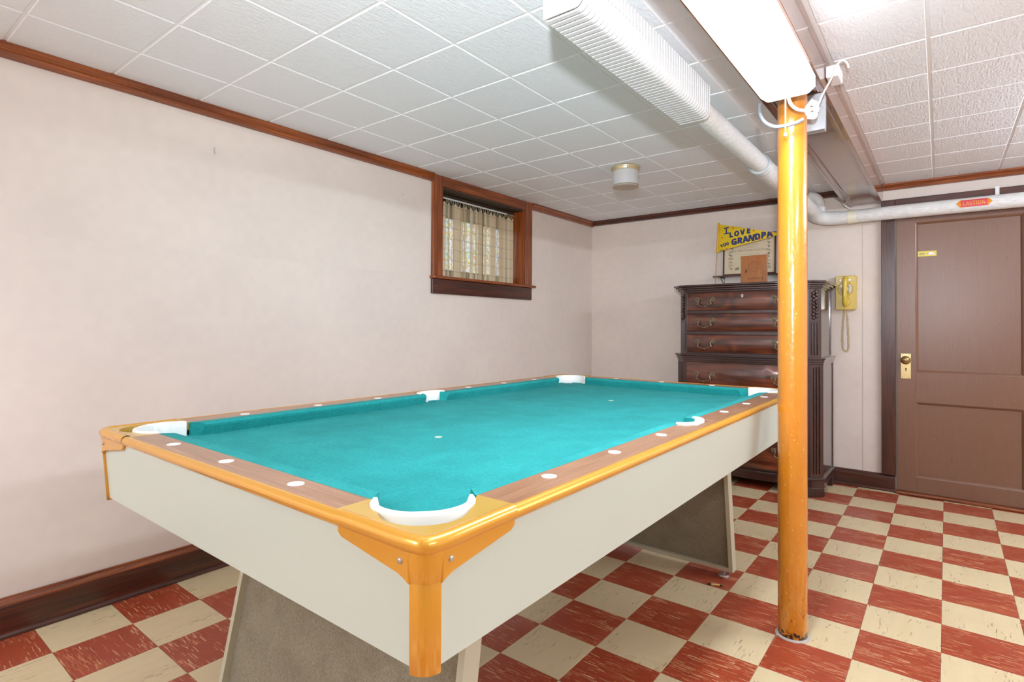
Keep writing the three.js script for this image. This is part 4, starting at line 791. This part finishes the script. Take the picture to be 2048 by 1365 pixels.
// ---------------------------------------------------------------- wall phone
{
  const p = thing('wall_phone', 'mustard yellow rotary wall telephone with handset and coiled cord', 'telephone', [2.03, 1.212, 0.003]);
  const sh = new THREE.Shape(); const w0 = 0.062, w1 = 0.064, h = 0.236, r = 0.012;
  sh.moveTo(-w0 + r, 0); sh.lineTo(w0 - r, 0); sh.quadraticCurveTo(w0, 0, w0, r); sh.lineTo(w1, h - r); sh.quadraticCurveTo(w1, h, w1 - r, h); sh.lineTo(-w1 + r, h); sh.quadraticCurveTo(-w1, h, -w1, h - r); sh.lineTo(-w0, r); sh.quadraticCurveTo(-w0, 0, -w0 + r, 0);
  const q = new THREE.ExtrudeGeometry(sh, { depth: 0.036, bevelEnabled: true, bevelSize: 0.005, bevelThickness: 0.006, bevelOffset: -0.005, bevelSegments: 3 }); q.translate(0, 0, 0.006);
  part('body', norm(q), M.phone, p);
  const Z = 0.048;
  const ring = new THREE.TorusGeometry(0.046, 0.003, 8, 40); ring.translate(0, 0.145, Z);
  part('dial_rim', norm(ring), M.phone, p);
  const dial = part('dial', cyl(0.037, 0.037, 0.003, 0, 0.145, Z + 0.004, 36, 'z'), M.clear, p, 'clear rotary finger wheel');
  for (let k = 0; k < 10; k++) { const a = 0.6 + k * 0.52; const g = new THREE.TorusGeometry(0.0062, 0.0012, 6, 16); g.translate(0.027 * Math.cos(a), 0.145 + 0.027 * Math.sin(a), Z + 0.006); part('finger_hole', norm(g), M.steel, dial); }
  part('number_card', cyl(0.017, 0.017, 0.002, 0, 0.145, Z + 0.006, 28, 'z'), M.white, dial);
  for (const s of [-1, 1]) part('cradle_hook', [cyl(0.0075, 0.0075, 0.016, s * 0.026, 0.204, Z + 0.006, 16, 'z')], M.steel, p);
  const cup = part('cradle_cup', cyl(0.027, 0.029, 0.01, 0, 0.055, Z + 0.004, 28, 'z'), M.phone, p);
  // handset, vertical bar with two cups
  const hp = [V(0, 0.218, 0.075), V(0, 0.205, 0.088), V(0, 0.17, 0.094), V(0, 0.125, 0.095), V(0, 0.08, 0.093), V(0, 0.05, 0.086), V(0, 0.036, 0.074)];
  const bar = new THREE.TubeGeometry(new THREE.CatmullRomCurve3(hp), 40, 0.0155, 16); bar.scale(1, 1, 1);
  const hs = part('handset', [norm(bar), cyl(0.024, 0.02, 0.026, 0, 0.05, 0.068, 24, 'z'), cyl(0.024, 0.02, 0.026, 0, 0.2, 0.068, 24, 'z'), sphere(0.0158, 0, 0.218, 0.075), sphere(0.0158, 0, 0.036, 0.074)], M.phone, p);
  // coiled cord: down and up again
  const path = new THREE.CatmullRomCurve3([V(-0.003, 0.022, 0.076), V(-0.006, 0.0, 0.07), V(-0.012, -0.05, 0.06), V(-0.018, -0.13, 0.055), V(-0.02, -0.22, 0.052), V(-0.014, -0.276, 0.05), V(0.0, -0.29, 0.048), V(0.012, -0.276, 0.045), V(0.015, -0.22, 0.042), V(0.012, -0.13, 0.04), V(0.006, -0.04, 0.036), V(0.0, -0.004, 0.032)]);
  const turns = 58, seg = turns * 10, pts = []; const fr = path.computeFrenetFrames(seg, false);
  for (let i = 0; i <= seg; i++) { const t = i / seg, c = path.getPointAt(t), a = t * turns * 6.2832, rad = 0.0068 * Math.min(1, t * 12, (1 - t) * 12); pts.push(c.clone().addScaledVector(fr.normals[i], rad * Math.cos(a)).addScaledVector(fr.binormals[i], rad * Math.sin(a))); }
  part('coiled_cord', norm(new THREE.TubeGeometry(new THREE.CatmullRomCurve3(pts), seg * 2, 0.0016, 5)), std({ color: rgb(0.5, 0.36, 0.1), roughness: 0.5 }), p, 'mustard coiled cord');
  part('jack', sphere(0.004, 0.042, -0.003, 0.02), M.steel, p);
}
// wall hooks
for (const [y, z, l] of [[1.864, 3.366, 'small picture hook high on the left wall'], [1.873, 2.269, 'tiny nail in the wall beside the window']]) {
  const o = thing(l.includes('hook') ? 'picture_hook' : 'wall_nail', l, 'hook', [0, y, z]);
  if (l.includes('hook')) part('hook', tube([[0.002, 0.012, 0], [0.003, 0, 0], [0.004, -0.014, 0], [0.009, -0.018, 0], [0.011, -0.012, 0]], 0.0016, 24, 6), M.steel, o);
  else part('nail', cyl(0.0013, 0.0013, 0.014, 0.006, 0, 0, 8, 'x'), M.steel, o);
}
// ---------------------------------------------------------------- light that comes from behind the camera
{
  const s = thing('flash_stand', 'photographer flash on a light stand behind the camera', 'flash', [2.66, 0, 4.80]);
  const head = new THREE.Group(); head.position.set(-0.03, 1.32, -0.04);
  part('flash_head', bx(-0.045, 0.045, 1.28, 1.36, -0.03, 0.06, 0.008), M.dark, s);
  part('flash_tube', bx(-0.04, 0.04, 1.287, 1.353, -0.034, -0.031), phy({ color: rgb(0.9, 0.9, 0.9), emissive: rgb(1, 0.99, 0.97), emissiveIntensity: 3 }), s, 'lit flash window');
  part('pole', cyl(0.011, 0.011, 1.18, 0, 0.69, 0.015, 14), M.dark, s);
  for (let k = 0; k < 3; k++) { const a = k * 2.094 + 0.5; part('stand_leg', tube([[0, 0.2, 0.015], [0.2 * Math.cos(a), 0.08, 0.015 + 0.2 * Math.sin(a)], [0.32 * Math.cos(a), 0.009, 0.015 + 0.32 * Math.sin(a)]], 0.008, 16, 8), M.dark, s); }
  const l = new THREE.SpotLight(rgb(0.93, 0.985, 1.07), FLASH, 0, 0.9, 1, 2); l.name = 'flash_light'; l.position.set(0, 1.32, -0.05); l.castShadow = true; l.shadow.radius = 2.0;
  const t = new THREE.Object3D(); t.name = 'flash_aim'; t.position.set(-0.50 * 2, 1.32 + 0.95, -0.05 - 0.866 * 2); s.add(t); l.target = t; s.add(l);
}
for (const [x, z0, z1, power, label] of [[3.75, 0.7, 1.92, 1.0, 'glowing fluorescent fixture on the right-hand ceiling near the back wall, outside the view'], [3.9, 3.4, 4.62, 0.65, 'glowing fluorescent fixture on the right-hand ceiling level with the camera'], [1.2, 5.2, 6.42, 1.3, 'glowing fluorescent fixture on the ceiling behind the camera']]) delete fixture('fluorescent_fixture', label, x, z0, z1, 0, power, 2.6).userData.group;
renderer.render(scene, camera);
